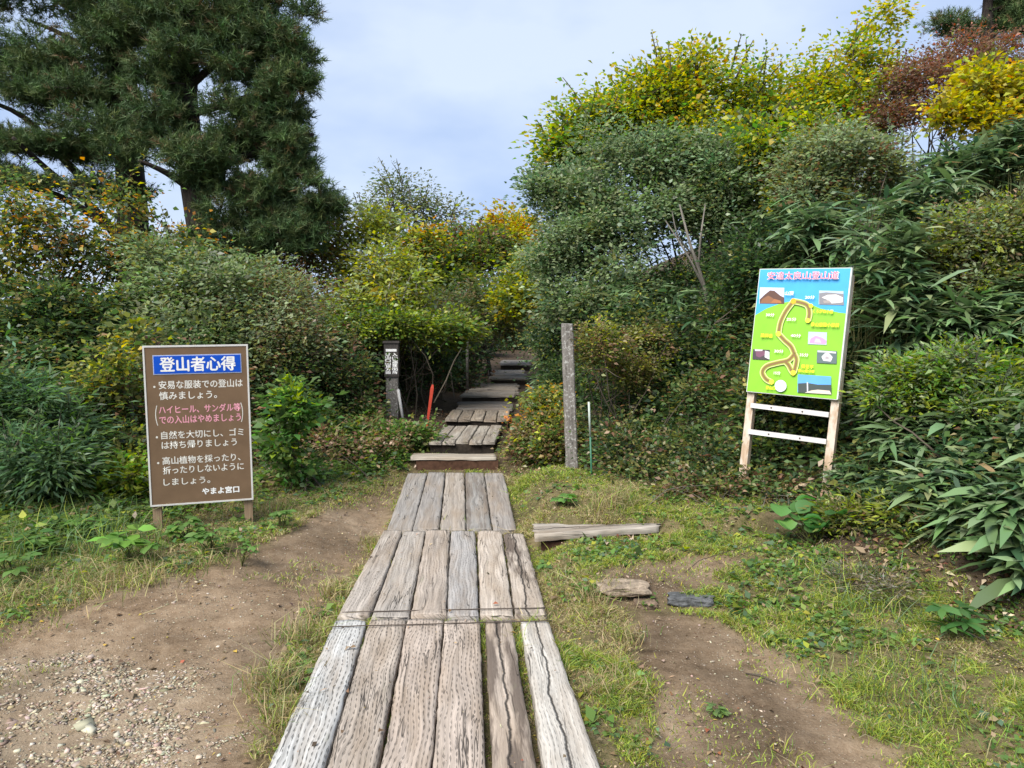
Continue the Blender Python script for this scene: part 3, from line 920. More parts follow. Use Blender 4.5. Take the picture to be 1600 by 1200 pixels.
for (xa, za, xb, zb) in ((xl0 + .005, H - .05, xl1, zl1), (xr0, H - .05, xr1, zr1)):
    m = MB()
    w2 = .032
    za0 = za
    sl_x = (xa - xb) / ((zl0 if xa < W / 2 else zr0) - zb)
    xt = xa + sl_x * (za - (zl0 if xa < W / 2 else zr0))
    xt = min(max(xt, .04), W - .035)
    P = []
    for (x, z) in ((xb, zb - .15), (xa, (zl0 if xa < W / 2 else zr0)), (xt, za)):
        P.append([(x - w2, .033, z), (x + w2, .033, z), (x + w2, .095, z), (x - w2, .095, z)])
    for i in range(2):
        for k in range(4):
            k2 = (k + 1) % 4
            L0, L1 = P[i][k][2], P[i + 1][k][2]
            m.poly([P[i][k], P[i][k2], P[i + 1][k2], P[i + 1][k]], [(L0, k * .07), (L0, k * .07 + .064), (L1, k * .07 + .064), (L1, k * .07)])
    m.poly(P[0][::-1]); m.poly(P[2])
    m.build('post', M_PALEPOST, mp_)
for (pa, pb) in (((1172, 633), (1294, 648)), ((1168, 674), (1290, 690))):
    a = wpt(*pa); b_ = wpt(*pb)
    m = MB(); h = .021
    P = [[(x, y, z) for (y, z) in ((.008, z0 - h), (.031, z0 - h), (.031, z0 + h), (.008, z0 + h))] for (x, z0) in (a, b_)]
    for k in range(4):
        k2 = (k + 1) % 4
        m.poly([P[0][k], P[1][k], P[1][k2], P[0][k2]], [(P[0][k][0], k * .04), (P[1][k][0], k * .04), (P[1][k2][0], k * .04 + .04), (P[0][k2][0], k * .04 + .04)])
    m.poly(P[0]); m.poly(P[1][::-1])
    rl = m.build('rail', M_WHITERAIL, mp_)
    for f in (.28, .68):
        x = a[0] + (b_[0] - a[0]) * f; z = a[1] + (b_[1] - a[1]) * f
        mm = MB(); mm.tube([(x, .004, z), (x, .012, z)], .007, 8)
        mm.build('bolt', M_RUST, rl)

# ------------------------------------------------------------------ posts, stakes, poles
def leaning(name, label, cat, pb, pt, Y, r, mat, square=True, dY=0, sink=.12):
    b = atY(*pb, Y); t_ = atY(*pt, Y + dY)
    base = np.array([b[0], Y, min(b[2], ground(b[0], Y)) - sink])
    o_ = thing(name, label, cat, base)
    return o_, b - base, t_ - base
# grey weathered post right of the steps: slightly leaning, checked top
b = atY(894, 741, 7.9); tp = atY(886, 506, 7.9)
o = thing('wooden_post', 'tall grey weathered square wooden post standing right of the steps', 'post', (b[0], 7.9, ground(b[0], 7.9)))
base = np.array(o.location)
m = MB()
K = 14
for sgn in range(1):
    P = []
    for i in range(K + 1):
        t_ = i / K
        c = b * (1 - t_) + tp * t_ - base
        if i == 0: c = c - (0, 0, .15)
        hw = .062 * (1 - .06 * t_) + .003 * math.sin(i * 2.1)
        ring = [(-hw, -.045), (-hw + .012, -.057), (hw - .012, -.057), (hw, -.045), (hw, .06), (-hw, .06)]
        P.append([(c[0] + x, c[1] + y, c[2] + (random.uniform(-.012, .012) if i == K else 0)) for x, y in ring])
    for i in range(K):
        for k in range(6):
            k2 = (k + 1) % 6
            m.poly([P[i][k], P[i][k2], P[i + 1][k2], P[i + 1][k]],
                   [(P[i][k][2], k * .05), (P[i][k2][2], k * .05 + .05), (P[i + 1][k2][2], k * .05 + .05), (P[i + 1][k][2], k * .05)])
    m.poly(P[K])
m.build('shaft', M_GREYPOST, o)
# thin pole beside it: white upper part, green lower part
b = atY(926, 770, 7.3); tp = atY(920, 628, 7.3); mid = b + (tp - b) * .62
o = thing('marker_pole', 'thin snow marker pole, green below and white above, beside the grey post', 'pole', b)
m = MB(); m.tube([(0, 0, -.12), tuple(mid - b)], .009, 8); m.build('green_shaft', plain('green_paint', (.03, .13, .075), .5, .4, .2), o)
m = MB(); m.tube([tuple(mid - b), tuple(tp - b)], .0105, 8); m.build('white_sleeve', plain('chalky_white_paint', (.36, .41, .37), .55, .3, .15), o)
# dark signpost with white vertical lettering on the left of the steps
Ym = 10.8
b = atY(614, 660, Ym); tp = atY(611, 536, Ym)
o = thing('trail_signpost', 'dark square wooden signpost with two columns of white lettering left of the steps', 'signpost', (b[0], Ym, ground(b[0], Ym)))
base = np.array(o.location)
zt = tp[2] - base[2]
zl_ = atY(611, 588, Ym)[2] - base[2]
m = MB(); m.box(-.10, .10, -.08, .08, zl_, zt); m.build('panel', M_DARKPOST, o)
m = MB(); m.box(-.082, .082, -.062, .062, -.15, zl_ - .001); m.build('shaft', M_GREYPOST, o)
m = MB(); m.box(-.115, .115, -.095, .095, zt + .001, zt + .03); m.build('cap', M_DARKPOST, o)
zz = lambda py: atY(611, py, Ym)[2] - base[2]
m = MB(); m.box(-.075, .075, -.0825, -.0805, zz(549), zz(545)); m.build('white_bar', M_WHITEPAINT, o)
for xc, txt in ((-.045, '登山口山頂方面'), (.05, '入山届提出所')):
    m = MB()
    n = len(txt); z0, z1 = zz(551), zz(584)
    for k, ch in enumerate(txt):
        zc_ = z0 + (z1 - z0) * (k + .5) / n
        put_text(m, ch, xc - .035, xc + .035, zc_, abs(z1 - z0) / n * .95, -.0815, .05)
    m.build('text_column', M_WHITEPAINT, o)
# white stake in front of it
b = atY(630, 659, 10.0); tp = atY(622, 609, 10.0)
o = thing('white_stake', 'thin white painted stake leaning left in front of the dark signpost', 'stake', b)
d = tp - b
m = MB(); m.tube([(0, 0, 0) - d * .3, d], .02, 4); m.build('shaft', M_WHITERAIL, o)
m = MB(); m.tube([d * 1.001, d * 1.001 + (0, 0, .012)], [.02, .008], 4); m.build('tip', M_WHITERAIL, o)
# two red stakes
M_RED = plain('red_paint', (.42, .045, .022), .5, .4, .15)
b = atY(668, 660, 10.0); tp = atY(676, 601, 10.0); d = tp - b
o = thing('red_stake', 'bright red slat stake leaning right at the left edge of the steps', 'stake', b)
m = MB(); u_ = np.array((.022, 0, 0)); v_ = np.array((0, .012, 0))
P = [[p + a * u_ * k + c * v_ for a, c in ((-1, -1), (1, -1), (1, 1), (-1, 1))] for p, k in ((-d * .3, .55), (d * .9, 1.0))]
for k in range(4): m.poly([P[0][k], P[0][(k + 1) % 4], P[1][(k + 1) % 4], P[1][k]])
m.build('slat', M_RED, o)
m = MB(); Q_ = [d + a * u_ * .5 + c * v_ * .6 for a, c in ((-1, -1), (1, -1), (1, 1), (-1, 1))]
P1 = [p + d * .001 for p in P[1]]
for k in range(4): m.poly([P1[k], P1[(k + 1) % 4], Q_[(k + 1) % 4], Q_[k]])
m.poly(Q_)
m.build('tip', M_RED, o)
# leaning bare stick and grey pole beyond the red stakes
b = atY(684, 618, 10.9); tp = atY(722, 543, 11.3)
m = MB(); d = tp - b
m.tube([tuple(-d * .15), tuple(d * .3 + (.01, 0, 0)), tuple(d * .7 + (-.012, 0, .01)), tuple(d)], [.011, .010, .009, .007], 6)
o = m.build('leaning_stick', M_TWIG, loc=b); tag(o, 'bare leaning stick rising rightward behind the red stakes', 'stick')
b = atY(730, 590, 14.2); tp = atY(730, 524, 14.2)
m = MB(); d = tp - b
m.tube([(0, 0, -.3), tuple(d * .5), tuple(d)], [.03, .028, .026], 8)
o = m.build('grey_pole', M_GREYPOST, loc=b); tag(o, 'slim upright grey pole in the dark brush left of the upper steps', 'pole')

# ------------------------------------------------------------------ stones and twig on the side path
def stone(name, label, px, py, sx_, sy_, sz_, col, seed, rise=0):
    p = GP(px, py)
    import bmesh
    bm = bmesh.new()
    bmesh.ops.create_icosphere(bm, subdivisions=4, radius=1)
    for v in bm.verts:
        n = v.co.normalized()
        k = 1 + .35 * (fbm(n.x * 1.6 + seed, n.y * 1.6 + n.z * 2, seed, 3) - .5) + .1 * (fbm(n.x * 6, n.y * 6 + n.z * 5, seed + 3, 3) - .5)
        c = Vector((max(-.78, min(.78, n.x)) * 1.2, max(-.8, min(.8, n.y)) * 1.15, max(-.6, min(.62, n.z)) * 1.3)) * float(k)
        v.co = (c.x * sx_, c.y * sy_, c.z * sz_)
    me = bpy.data.meshes.new(name); bm.to_mesh(me); bm.free()
    t = NT(name + '_rock')
    tcn = t.n('ShaderNodeTexCoord').outputs['Object']
    f = t.noise(tcn, 14, 6, .65); g = t.noise(tcn, 60, 4, .7)
    k = t.math('ADD', t.math('MULTIPLY', f, .65), t.math('MULTIPLY', g, .35))
    me.materials.append(t.finish(t.ramp(k, [(.36, tuple(c * .45 for c in col)), (.52, col), (.68, tuple(min(1, c * 1.7) for c in col))]), .85, t.bump(k, .9, .02), .25))
    o = link(name, me, None, (p[0], p[1], p[2] + rise))
    o.rotation_euler = (R(random.uniform(-6, 6)), R(random.uniform(-4, 4)), R(random.uniform(-10, 10)))
    tag(o, label, 'rock')
    return o
stone('dark_rock', 'flat dark bluish grey rock half buried at the top of the bare earth', 1078, 937, .145, .08, .036, (.085, .088, .09), 3, .0)
stone('pale_rock', 'low pale tan rock half buried beside the dry clump right of the boardwalk', 972, 918, .17, .12, .034, (.24, .19, .14), 8, .0)
stone('brown_rock', 'small brown stone under the pale rock at the edge of bare earth', 1008, 944, .07, .05, .028, (.16, .115, .08), 14, .0)
p = GP(1165, 1056); q_ = GP(1212, 1070)
m = MB(); m.tube([p + (0, 0, .012), (p + q_) / 2 + (0, .01, .018), q_ + (0, 0, .01)], [.004, .007, .003], 6)
tag(m.build('fallen_twig', M_TWIG), 'dark twig lying on the bare earth right of the boardwalk', 'twig')

# ------------------------------------------------------------------ foliage
def unit(v):
    return v / (np.linalg.norm(v, axis=-1, keepdims=True) + 1e-9)
def pick(pal, n, jit=.18):
    wts = np.array([p[0] for p in pal], float); wts /= wts.sum()
    cols = np.array([p[1] for p in pal])
    c = cols[rng.choice(len(pal), n, p=wts)]
    return c * (1 + jit * rng.normal(size=(n, 1))).clip(.5, 1.6) * (1 + .06 * rng.normal(size=(n, 3)))
def rhomb(P, A, N, L, Wd, fold=.18, droop=.12):
    """n kite leaves; returns V, loops, sizes"""
    n = len(P)
    A = unit(A); B = unit(np.cross(N, A)); N = np.cross(A, B)
    L = L[:, None]; Wd = Wd[:, None]
    v0 = P
    v1 = P + A * L * .42 + B * Wd * .5 + N * Wd * fold
    v2 = P + A * L - N * L * droop
    v3 = P + A * L * .42 - B * Wd * .5 + N * Wd * fold
    V = np.stack([v0, v1, v2, v3], 1).reshape(-1, 3)
    lp = np.arange(n * 4)
    return V, lp, np.full(n, 4)
def lance(P, A, N, L, Wd, droop=.3):
    """long pointed leaves bending down, 3 polygons each"""
    n = len(P)
    A = unit(A); B = unit(np.cross(N, A)); N = np.cross(A, B)
    L = L[:, None]; Wd = Wd[:, None]
    G = np.array([0, 0, -1.])
    c1 = P + A * L * .3 + G * L * droop * .06
    c2 = P + A * L * .65 + G * L * droop * .35
    c3 = P + A * L * .97 + G * L * droop
    V = np.stack([P, c1 + B * Wd * .5, c1 - B * Wd * .5, c2 + B * Wd * .42, c2 - B * Wd * .42, c3], 1).reshape(-1, 3)
    b = (np.arange(n) * 6)[:, None]
    lp = np.concatenate([b + [[0, 1, 2]], b + [[1, 3, 4, 2]], b + [[3, 5, 4]]], 1).ravel()
    return V, lp, np.tile([3, 4, 3], n)
def crown_clusters(lobes, ncl, inner=.35):
    """cluster centres spread through ellipsoid lobes, denser to the outside; each lobe breaks up into uneven smaller masses"""
    sub = []
    for c, r_ in lobes:
        for _ in range(9):
            d = unit(rng.normal(size=3)) * rng.uniform(.3, .98)
            f = rng.uniform(.24, .55)
            sub.append((c + d * np.array(r_), (r_[0] * f, r_[1] * f, r_[2] * f * rng.uniform(.75, 1.1))))
    whole = rng.random(ncl) < .24
    big = lobes
    lobes = sub
    vol = np.array([(l[1][0] * l[1][1] * l[1][2]) ** (2 / 3) for l in lobes]); vol /= vol.sum()
    k = rng.choice(len(lobes), ncl, p=vol)
    C = np.array([l[0] for l in lobes])[k]; Rr = np.array([l[1] for l in lobes])[k]
    vb = np.array([(l[1][0] * l[1][1] * l[1][2]) ** (2 / 3) for l in big]); vb /= vb.sum()
    kb = rng.choice(len(big), ncl, p=vb)
    C = np.where(whole[:, None], np.array([l[0] for l in big])[kb], C); Rr = np.where(whole[:, None], np.array([l[1] for l in big])[kb], Rr)
    d = unit(rng.normal(size=(ncl, 3)))
    r = (inner ** 3 + (1 - inner ** 3) * rng.random((ncl, 1))) ** (1 / 3)
    r = r * (1 + .09 * rng.normal(size=(ncl, 1)).clip(-2, 1.8)) * np.where(rng.random((ncl, 1)) < .06, 1.25, 1)
    return C + d * Rr * r, d, k
def px_lobes(spec, depthk=.8):
    L = []
    for (px, py, rx, ry, Y) in spec:
        c = atY(px, py, Y)
        a = rx * Y / 1200; b = ry * Y / 1200
        L.append((c, (a, max(.2, depthk * (a + b) / 2), b)))
    return L
def bend(p0, p1, n=5, sag=.12, up=True):
    p0 = np.array(p0, float); p1 = np.array(p1, float)
    L = np.linalg.norm(p1 - p0)
    o_ = rng.normal(size=3) * sag * L
    if up: o_[2] = abs(o_[2]) * .5
    return [p0 * (1 - t_) + p1 * t_ + o_ * math.sin(math.pi * t_) + rng.normal(size=3) * .012 * L * (0 < t_ < 1) for t_ in np.linspace(0, 1, n)]

def shrub(name, label, cat, spec, pal, leaf=(.055, .028), ncl=260, per=26, cr=.12, mat=None, twig=None, stems=9, stem_r=.014,
          parts=('foliage', 'stems'), top=None, topw=.0, group=None, base=None, inner=.35, droopy=.0, twigs=True, flat=.68, extra=(), shoots=.15):
    lobes = px_lobes(spec)
    # nothing grows below the soil: a low mass rests on it
    lobes = [(np.array([c[0], c[1], max(c[2], ground(c[0], c[1]) + .55 * r_[2])]), r_) for c, r_ in lobes]
    ncl = int(ncl * 1.75); cr = cr * .85
    C, D, K = crown_clusters(lobes, ncl, inner)
    gz = height(C[:, 0], C[:, 1])
    keep = C[:, 2] > gz + .03
    C, D = C[keep], D[keep]
    # no sprig hangs in the air away from its neighbours
    d2 = ((C[:, None, :] - C[None]) ** 2).sum(-1)
    near_ = (d2 < (2.6 * cr) ** 2).sum(1)
    keep = near_ >= 4 if len(C) > 40 else near_ >= 1
    C, D = C[keep], D[keep]; ncl = len(C)
    if base is None:
        wv = np.array([l[1][0] for l in lobes])
        bc = sum(l[0] * w_ for l, w_ in zip(lobes, wv)) / wv.sum()
        base = (bc[0], bc[1])
    bz = ground(*base)
    o_ = thing(name, label, cat, (base[0], base[1], bz), group)
    org = np.array([base[0], base[1], bz])
    n = ncl * per
    ci = np.repeat(np.arange(ncl), per)
    csz = (cr * np.exp(.3 * rng.normal(size=ncl)))[ci][:, None]
    off = rng.normal(size=(n, 3)).clip(-2, 2) * [1, 1, .7]
    P = C[ci] + off * csz
    out_ = unit(off + D[ci] * .8 + rng.normal(size=(n, 3)) * .5)
    A = unit(out_ * [1, 1, .5] + [0, 0, .1 - droopy])
    N = unit(rng.normal(size=(n, 3)) * (1 - flat) + np.array([0, 0, 1]) * flat + D[ci] * .5)
    N = unit(N - A * np.sum(N * A, 1, keepdims=True))
    sz_ = np.exp(.25 * rng.normal(size=n))
    # ragged shoots that break the outline: leaves strung along thin twigs
    nsp = max(4, int(ncl * shoots))
    oi = rng.choice(ncl, nsp)
    sdir = unit(D[oi] * .6 + rng.normal(size=(nsp, 3)) * .55 + [0, 0, .55])
    slen = cr * rng.uniform(1.6, 4.2, nsp)
    k_ = 15
    si = np.repeat(np.arange(nsp), k_); tt = np.tile(np.linspace(.1, 1, k_), nsp)[:, None]
    Ps = C[oi][si] + sdir[si] * slen[si][:, None] * tt - np.array([0, 0, .25]) * (slen[si][:, None] * tt ** 2) * rng.random((nsp, 1))[si]
    As = unit(sdir[si] * .5 + rng.normal(size=(nsp * k_, 3)))
    Ns = unit(np.array([0, 0, 1.]) + rng.normal(size=(nsp * k_, 3)) * .6); Ns = unit(Ns - As * np.sum(Ns * As, 1, keepdims=True))
    sz_ = sz_.clip(.6, 1.5)
    P = np.concatenate([P, Ps]); A = np.concatenate([A, As]); N = np.concatenate([N, Ns])
    sz_ = np.concatenate([sz_ * np.exp(.22 * rng.normal(size=ncl))[ci], np.exp(.3 * rng.normal(size=nsp * k_)) * (1.15 - .4 * tt[:, 0])]).clip(.45, 1.6)
    ci = np.concatenate([ci, oi[si]]); n = len(P)
    V, lp, sz2 = rhomb(P, A, N, leaf[0] * sz_, leaf[1] * sz_)
    cc = pick(pal, ncl)[ci] * (1 + .14 * rng.normal(size=(n, 1))).clip(.5, 1.5)
    alt = pick(pal, n)
    mixm = rng.random((n, 1)) < .35
    cc = np.where(mixm, alt, cc)
    if top:
        zlo, zhi = np.percentile(C[:, 2], 8), np.percentile(C[:, 2], 97)
        hgt = (C[:, 2] - zlo) / (zhi - zlo)
        pr = np.clip(topw + .55 * (hgt - .5) + .7 * (fbm(C[:, 0] * 1.1, C[:, 2] * 1.1, 61) - .5), 0, 1)
        sel = rng.random(n) < pr[ci]
        cc[sel] = pick(top, int(sel.sum()))
    me = new_mesh(parts[0], V - org, lp, sz2, mat or M_LEAF, colors=cc.clip(.004, .9))
    link(parts[0], me, o_)
    mb = MB()
    nb = max(3, stems // 2)
    tgt = C[rng.choice(ncl, min(ncl, stems), replace=False)]
    for t_ in tgt:
        b0 = np.array([base[0], base[1], bz - .05]) + rng.normal(size=3) * [.10, .10, 0] * (1 + stems / 12)
        b0[2] = ground(b0[0], b0[1]) - .05
        t_ = t_ + (t_ - b0) * (rng.uniform(-.05, .14) if parts[0] == 'foliage' else rng.uniform(-.2, 0))
        pts = bend(b0, t_, 6, .10)
        pts = [p - org for p in pts]
        mb.tube(pts, list(np.linspace(stem_r, stem_r * .3, 6)), 5, cap=False)
        if twigs:
            for _ in range(3):
                i = rng.integers(2, 5)
                e_ = pts[i] + unit(rng.normal(size=3) + np.array([0, 0, .5])) * rng.uniform(.2, .5) * min(1.0, np.linalg.norm(pts[-1]) * .6)
                mb.tube([pts[i], (pts[i] + e_) / 2 + rng.normal(size=3) * .02, e_], [stem_r * .5, stem_r * .35, stem_r * .15], 4, cap=False)
    for i_ in range(nsp):
        e_ = C[oi[i_]] + sdir[i_] * slen[i_]
        mb.tube([C[oi[i_]] - sdir[i_] * slen[i_] * .3 - org, C[oi[i_]] + sdir[i_] * slen[i_] * .45 - org, e_ - [0, 0, .1 * slen[i_]] - org], [stem_r * .3, stem_r * .22, stem_r * .1], 3, cap=False)
    for ln, r0 in extra:
        P2 = curve([atY(*q_) for q_ in ln], 4)
        m2 = MB(); m2.tube([p - org for p in P2], list(np.linspace(r0, r0 * .35, len(P2))), 6, cap=False)
        m2.build('bare_stem', M_GREYTWIG, o_, smooth=True)
    mb.build(parts[1], twig or M_TWIG, o_, smooth=True)
    return o_

# leaf pigments
G_DARK = (.042, .078, .032); G_MID = (.10, .165, .05); G_GREY = (.20, .262, .13); G_OLIVE = (.18, .19, .055); G_LIME = (.27, .33, .04)
G_YEL = (.36, .37, .045); YEL = (.50, .41, .04); ORA = (.50, .23, .035); RED = (.30, .09, .04); BRN = (.20, .105, .06); TAN = (.32, .235, .14)
G_BLUE = (.10, .175, .085); G_FRESH = (.13, .26, .05); PALE = (.29, .35, .20)

GS = 'shrubs in the thicket left of the trail'
GR = 'shrubs in the thicket right of the trail'
GT = 'small trees beyond the steps'
# ---- left thicket
shrub('maple_tree', 'orange and yellow leaved small tree at the far left under the pines', 'tree',
      [(30, 320, 70, 60, 9.6), (95, 370, 80, 45, 9.8), (15, 430, 60, 50, 9.5), (160, 400, 60, 35, 10), (60, 540, 60, 40, 9.4), (190, 310, 50, 30, 10.4), (220, 385, 60, 32, 10.4), (270, 390, 50, 26, 10.8), (120, 460, 90, 40, 9.8)],
      [(4, G_OLIVE), (4, G_MID), (1.3, YEL), (1.6, ORA), (1.2, G_YEL), (1.5, G_DARK)], (.062, .042), 330, 20, .2, None, None, 9, .03, ('crown', 'trunk'), base=(-5.9, 9.6), droopy=.2)
shrub('shrub', 'dark green shrub at the left edge behind the feathery bush', 'shrub',
      [(50, 490, 100, 60, 9.0), (150, 500, 90, 55, 9.2), (30, 590, 90, 60, 8.6), (130, 570, 70, 50, 8.8)], [(4, G_DARK), (3, G_MID), (1.6, G_OLIVE), (.5, G_YEL)],
      (.065, .038), 360, 26, .13, group=GS)
shrub('shrub', 'yellow leaved sapling just left of the brown notice board', 'shrub',
      [(178, 565, 26, 32, 7.4), (165, 605, 20, 18, 7.4), (212, 520, 20, 18, 7.8)], [(1.4, YEL), (2.2, G_YEL), (3, G_OLIVE), (2.5, G_MID)], (.06, .04), 34, 15, .12, stems=5, group=GS)
shrub('shrub', 'grey green shrub rising behind the brown notice board under the pine trunk', 'shrub',
      [(270, 440, 90, 45, 9.4), (335, 470, 70, 50, 9.2), (280, 520, 90, 50, 8.9), (240, 400, 50, 30, 9.6), (330, 420, 60, 30, 9.8), (400, 430, 60, 30, 10)], [(4, G_GREY), (2, G_MID), (1.6, G_OLIVE), (.6, PALE)], (.06, .03), 330, 26, .13, group=GS)
shrub('shrub', 'brownish olive twiggy shrub right of and above the brown notice board', 'shrub',
      [(430, 470, 90, 50, 9.6), (400, 540, 60, 50, 9.0), (480, 530, 60, 50, 9.4), (380, 440, 50, 30, 9.9)], [(3, G_OLIVE), (1.4, TAN), (3.4, G_GREY), (.8, BRN), (1.6, PALE)],
      (.05, .027), 330, 22, .13, stems=18, group=GS)
shrub('shrub', 'feathery blue green bush at the left edge of the photo near the ground', 'shrub',
      [(30, 640, 80, 60, 6.8), (40, 730, 90, 55, 6.4), (110, 660, 50, 40, 7.0)], [(4, G_BLUE), (3, G_MID), (1, G_DARK), (.6, G_FRESH)], (.085, .018), 200, 36, .13, droopy=.1, group=GS, shoots=.3)
shrub('shrub', 'dark olive shrub low on the left between the feathery bush and the notice board', 'shrub',
      [(150, 650, 70, 60, 7.5), (190, 720, 60, 45, 7.2), (120, 770, 60, 35, 6.9)], [(3, G_DARK), (3, G_OLIVE), (1, G_MID), (.8, G_YEL), (.6, BRN)], (.055, .03), 240, 24, .13, stems=16, group=GS)
shrub('shrub', 'small lime green bush at the foot of the left thicket beside the notice board', 'shrub',
      [(205, 745, 38, 34, 6.7), (180, 780, 30, 20, 6.6)], [(3, G_LIME), (2, G_FRESH), (2, G_OLIVE)], (.06, .038), 70, 18, .1, stems=5, group=GS)
shrub('shrub', 'bare twigged brown shrub directly behind the brown notice board', 'shrub',
      [(300, 600, 90, 70, 8.0), (330, 700, 80, 60, 7.8), (250, 690, 50, 50, 7.6)], [(2, G_DARK), (2, BRN), (2, G_OLIVE), (1, TAN)], (.05, .027), 150, 18, .13, None, M_GREYTWIG, 34, .010, group=GS)
shrub('shrub', 'fresh green sapling just right of the brown notice board', 'shrub',
      [(465, 635, 34, 36, 7.6), (450, 690, 30, 35, 7.5), (475, 725, 26, 22, 7.5)], [(3, (.09, .20, .045)), (3, G_MID), (.6, G_LIME)], (.07, .045), 52, 17, .1, stems=5, group=GS)
shrub('shrub', 'dark shadowy shrub between the fresh green sapling and the dark signpost', 'shrub',
      [(430, 600, 50, 60, 9.0), (530, 610, 48, 60, 9.6), (520, 560, 60, 40, 10.2)], [(4, G_DARK), (2, G_MID), (1, BRN), (1, G_OLIVE)], (.055, .03), 260, 24, .13, stems=22, group=GS)
shrub('shrub', 'low brownish scrub on the slope left of the first step', 'shrub',
      [(540, 695, 64, 18, 8.7), (470, 728, 50, 16, 8.3), (600, 696, 36, 14, 9.0), (570, 680, 40, 14, 9.2)], [(2, G_OLIVE), (2, BRN), (3, TAN), (1.4, G_MID)], (.045, .028), 110, 14, .10, stems=26, stem_r=.008, group=GS)
shrub('shrub', 'low leafy green scrub around the foot of the red stakes', 'shrub',
      [(610, 678, 40, 13, 9.2), (655, 676, 28, 11, 9.3), (560, 655, 32, 18, 9.6)], [(3, G_MID), (2, G_FRESH), (2, G_OLIVE), (.7, TAN)], (.05, .03), 150, 18, .09, stems=10, stem_r=.008, group=GS)
shrub('small_tree', 'light yellow green small tree right of the pines', 'tree',
      [(560, 370, 55, 45, 12.5), (605, 420, 55, 45, 12), (540, 430, 50, 45, 12.2), (590, 350, 30, 30, 12.8), (600, 470, 60, 40, 11.6)],
      [(4, (.30, .36, .07)), (1.6, G_OLIVE), (1.5, G_YEL), (2, PALE), (.6, YEL)], (.07, .042), 330, 18, .17, None, M_GREYTWIG, 10, .03, ('crown', 'trunk'), group=GT)
shrub('small_tree', 'bright yellow leaved small tree in front of the light green one', 'tree',
      [(612, 450, 40, 30, 12.0), (640, 470, 28, 22, 12.0), (588, 478, 30, 20, 11.9), (570, 440, 24, 20, 12)], [(2, YEL), (3, G_YEL), (2.4, G_LIME), (1, G_OLIVE)], (.055, .038), 85, 16, .15, None, M_TWIG, 6, .02, ('crown', 'trunk'), group=GT, base=(-2.1, 12.6))
shrub('shrub', 'reddish brown autumn shrub at the tips of the lowest pine bough', 'shrub',
      [(475, 405, 60, 28, 12.2), (440, 430, 50, 26, 12.0), (510, 350, 30, 18, 12.6)], [(3, BRN), (1.2, RED), (2, G_OLIVE), (1, ORA)], (.06, .035), 150, 20, .14, group=GS)
# ---- beyond the steps
shrub('distant_tree', 'sparse grey green tree against the sky beyond the steps', 'tree',
      [(640, 305, 45, 34, 24), (600, 330, 40, 24, 24), (690, 325, 36, 24, 24), (655, 350, 60, 30, 24), (612, 290, 22, 20, 24), (715, 330, 14, 14, 24), (575, 315, 16, 20, 24)],
      [(4, (.13, .16, .085)), (2, G_OLIVE), (1, G_MID)], (.10, .045), 150, 18, .26, None, M_TWIG, 16, .06, ('crown', 'trunk'), inner=.1)
shrub('small_tree', 'green small tree with orange yellow tip left of the middle', 'tree',
      [(668, 415, 45, 42, 17), (700, 440, 40, 40, 16.5), (665, 385, 26, 22, 17)], [(3, G_MID), (3, G_LIME), (1, G_OLIVE)], (.10, .065), 200, 20, .2, None, M_TWIG, 8, .04, ('crown', 'trunk'),
      top=[(3, YEL), (2, ORA)], topw=.12, group=GT)
shrub('small_tree', 'dense mid green small tree straight above the steps', 'tree',
      [(735, 380, 50, 34, 18), (760, 400, 50, 36, 17.5), (720, 420, 50, 36, 17)], [(3, G_MID), (2.5, G_OLIVE), (1.5, G_LIME), (1, BRN)], (.09, .05), 260, 22, .2, None, M_TWIG, 8, .04, ('crown', 'trunk'), group=GT)
shrub('small_tree', 'orange yellow crowned small tree just left of the big grey green bush', 'tree',
      [(795, 352, 36, 22, 18.5), (805, 385, 36, 30, 18), (780, 380, 30, 24, 18.5)], [(3, YEL), (2, G_YEL), (1.6, ORA), (1.5, G_LIME)], (.09, .06), 150, 20, .2, None, M_TWIG, 7, .04, ('crown', 'trunk'), group=GT, base=(1.5, 18.8))
shrub('small_tree', 'yellow green small tree low beside the left flank of the big bush', 'tree',
      [(815, 435, 26, 36, 14), (835, 470, 22, 30, 13.5), (800, 470, 24, 24, 14)], [(3, G_YEL), (2, G_LIME), (2, G_MID), (1, YEL)], (.07, .05), 140, 20, .16, None, M_TWIG, 7, .03, ('crown', 'trunk'), group=GT, base=(1.3, 14.2))
shrub('shrub', 'olive branching shrub overhanging the top of the steps', 'shrub',
      [(760, 480, 62, 38, 15), (700, 490, 50, 34, 14.5), (785, 500, 36, 30, 16)], [(3, G_OLIVE), (2, G_GREY), (2, G_MID), (1, TAN)], (.07, .04), 300, 20, .17, stems=18, group=GT, base=(-1.7, 15.2))
shrub('shrub', 'dark undergrowth shading the topmost steps', 'shrub',
      [(750, 535, 36, 22, 22), (800, 533, 36, 18, 24), (725, 560, 26, 26, 17), (800, 520, 40, 22, 25)], [(4, G_DARK), (2, G_MID), (1, BRN)], (.09, .05), 240, 20, .2, stems=16, group=GT, base=(-1.5, 22.5))
shrub('shrub', 'flat spreading green shrub overhanging the dark signpost', 'shrub',
      [(640, 512, 90, 26, 11.4), (560, 505, 60, 30, 11), (700, 522, 50, 18, 12)], [(3, G_MID), (3, G_LIME), (2, G_OLIVE), (1, G_FRESH)], (.06, .03), 330, 24, .13, stems=12, group=GS)
shrub('shrub', 'olive brown shrub mass between the light green tree and the notice board thicket', 'shrub',
      [(520, 500, 70, 40, 11.5), (600, 530, 60, 26, 12), (660, 490, 50, 30, 12.5)], [(3, G_OLIVE), (2, TAN), (2, G_GREY), (1, G_LIME)], (.06, .035), 260, 22, .15, stems=16, group=GS)
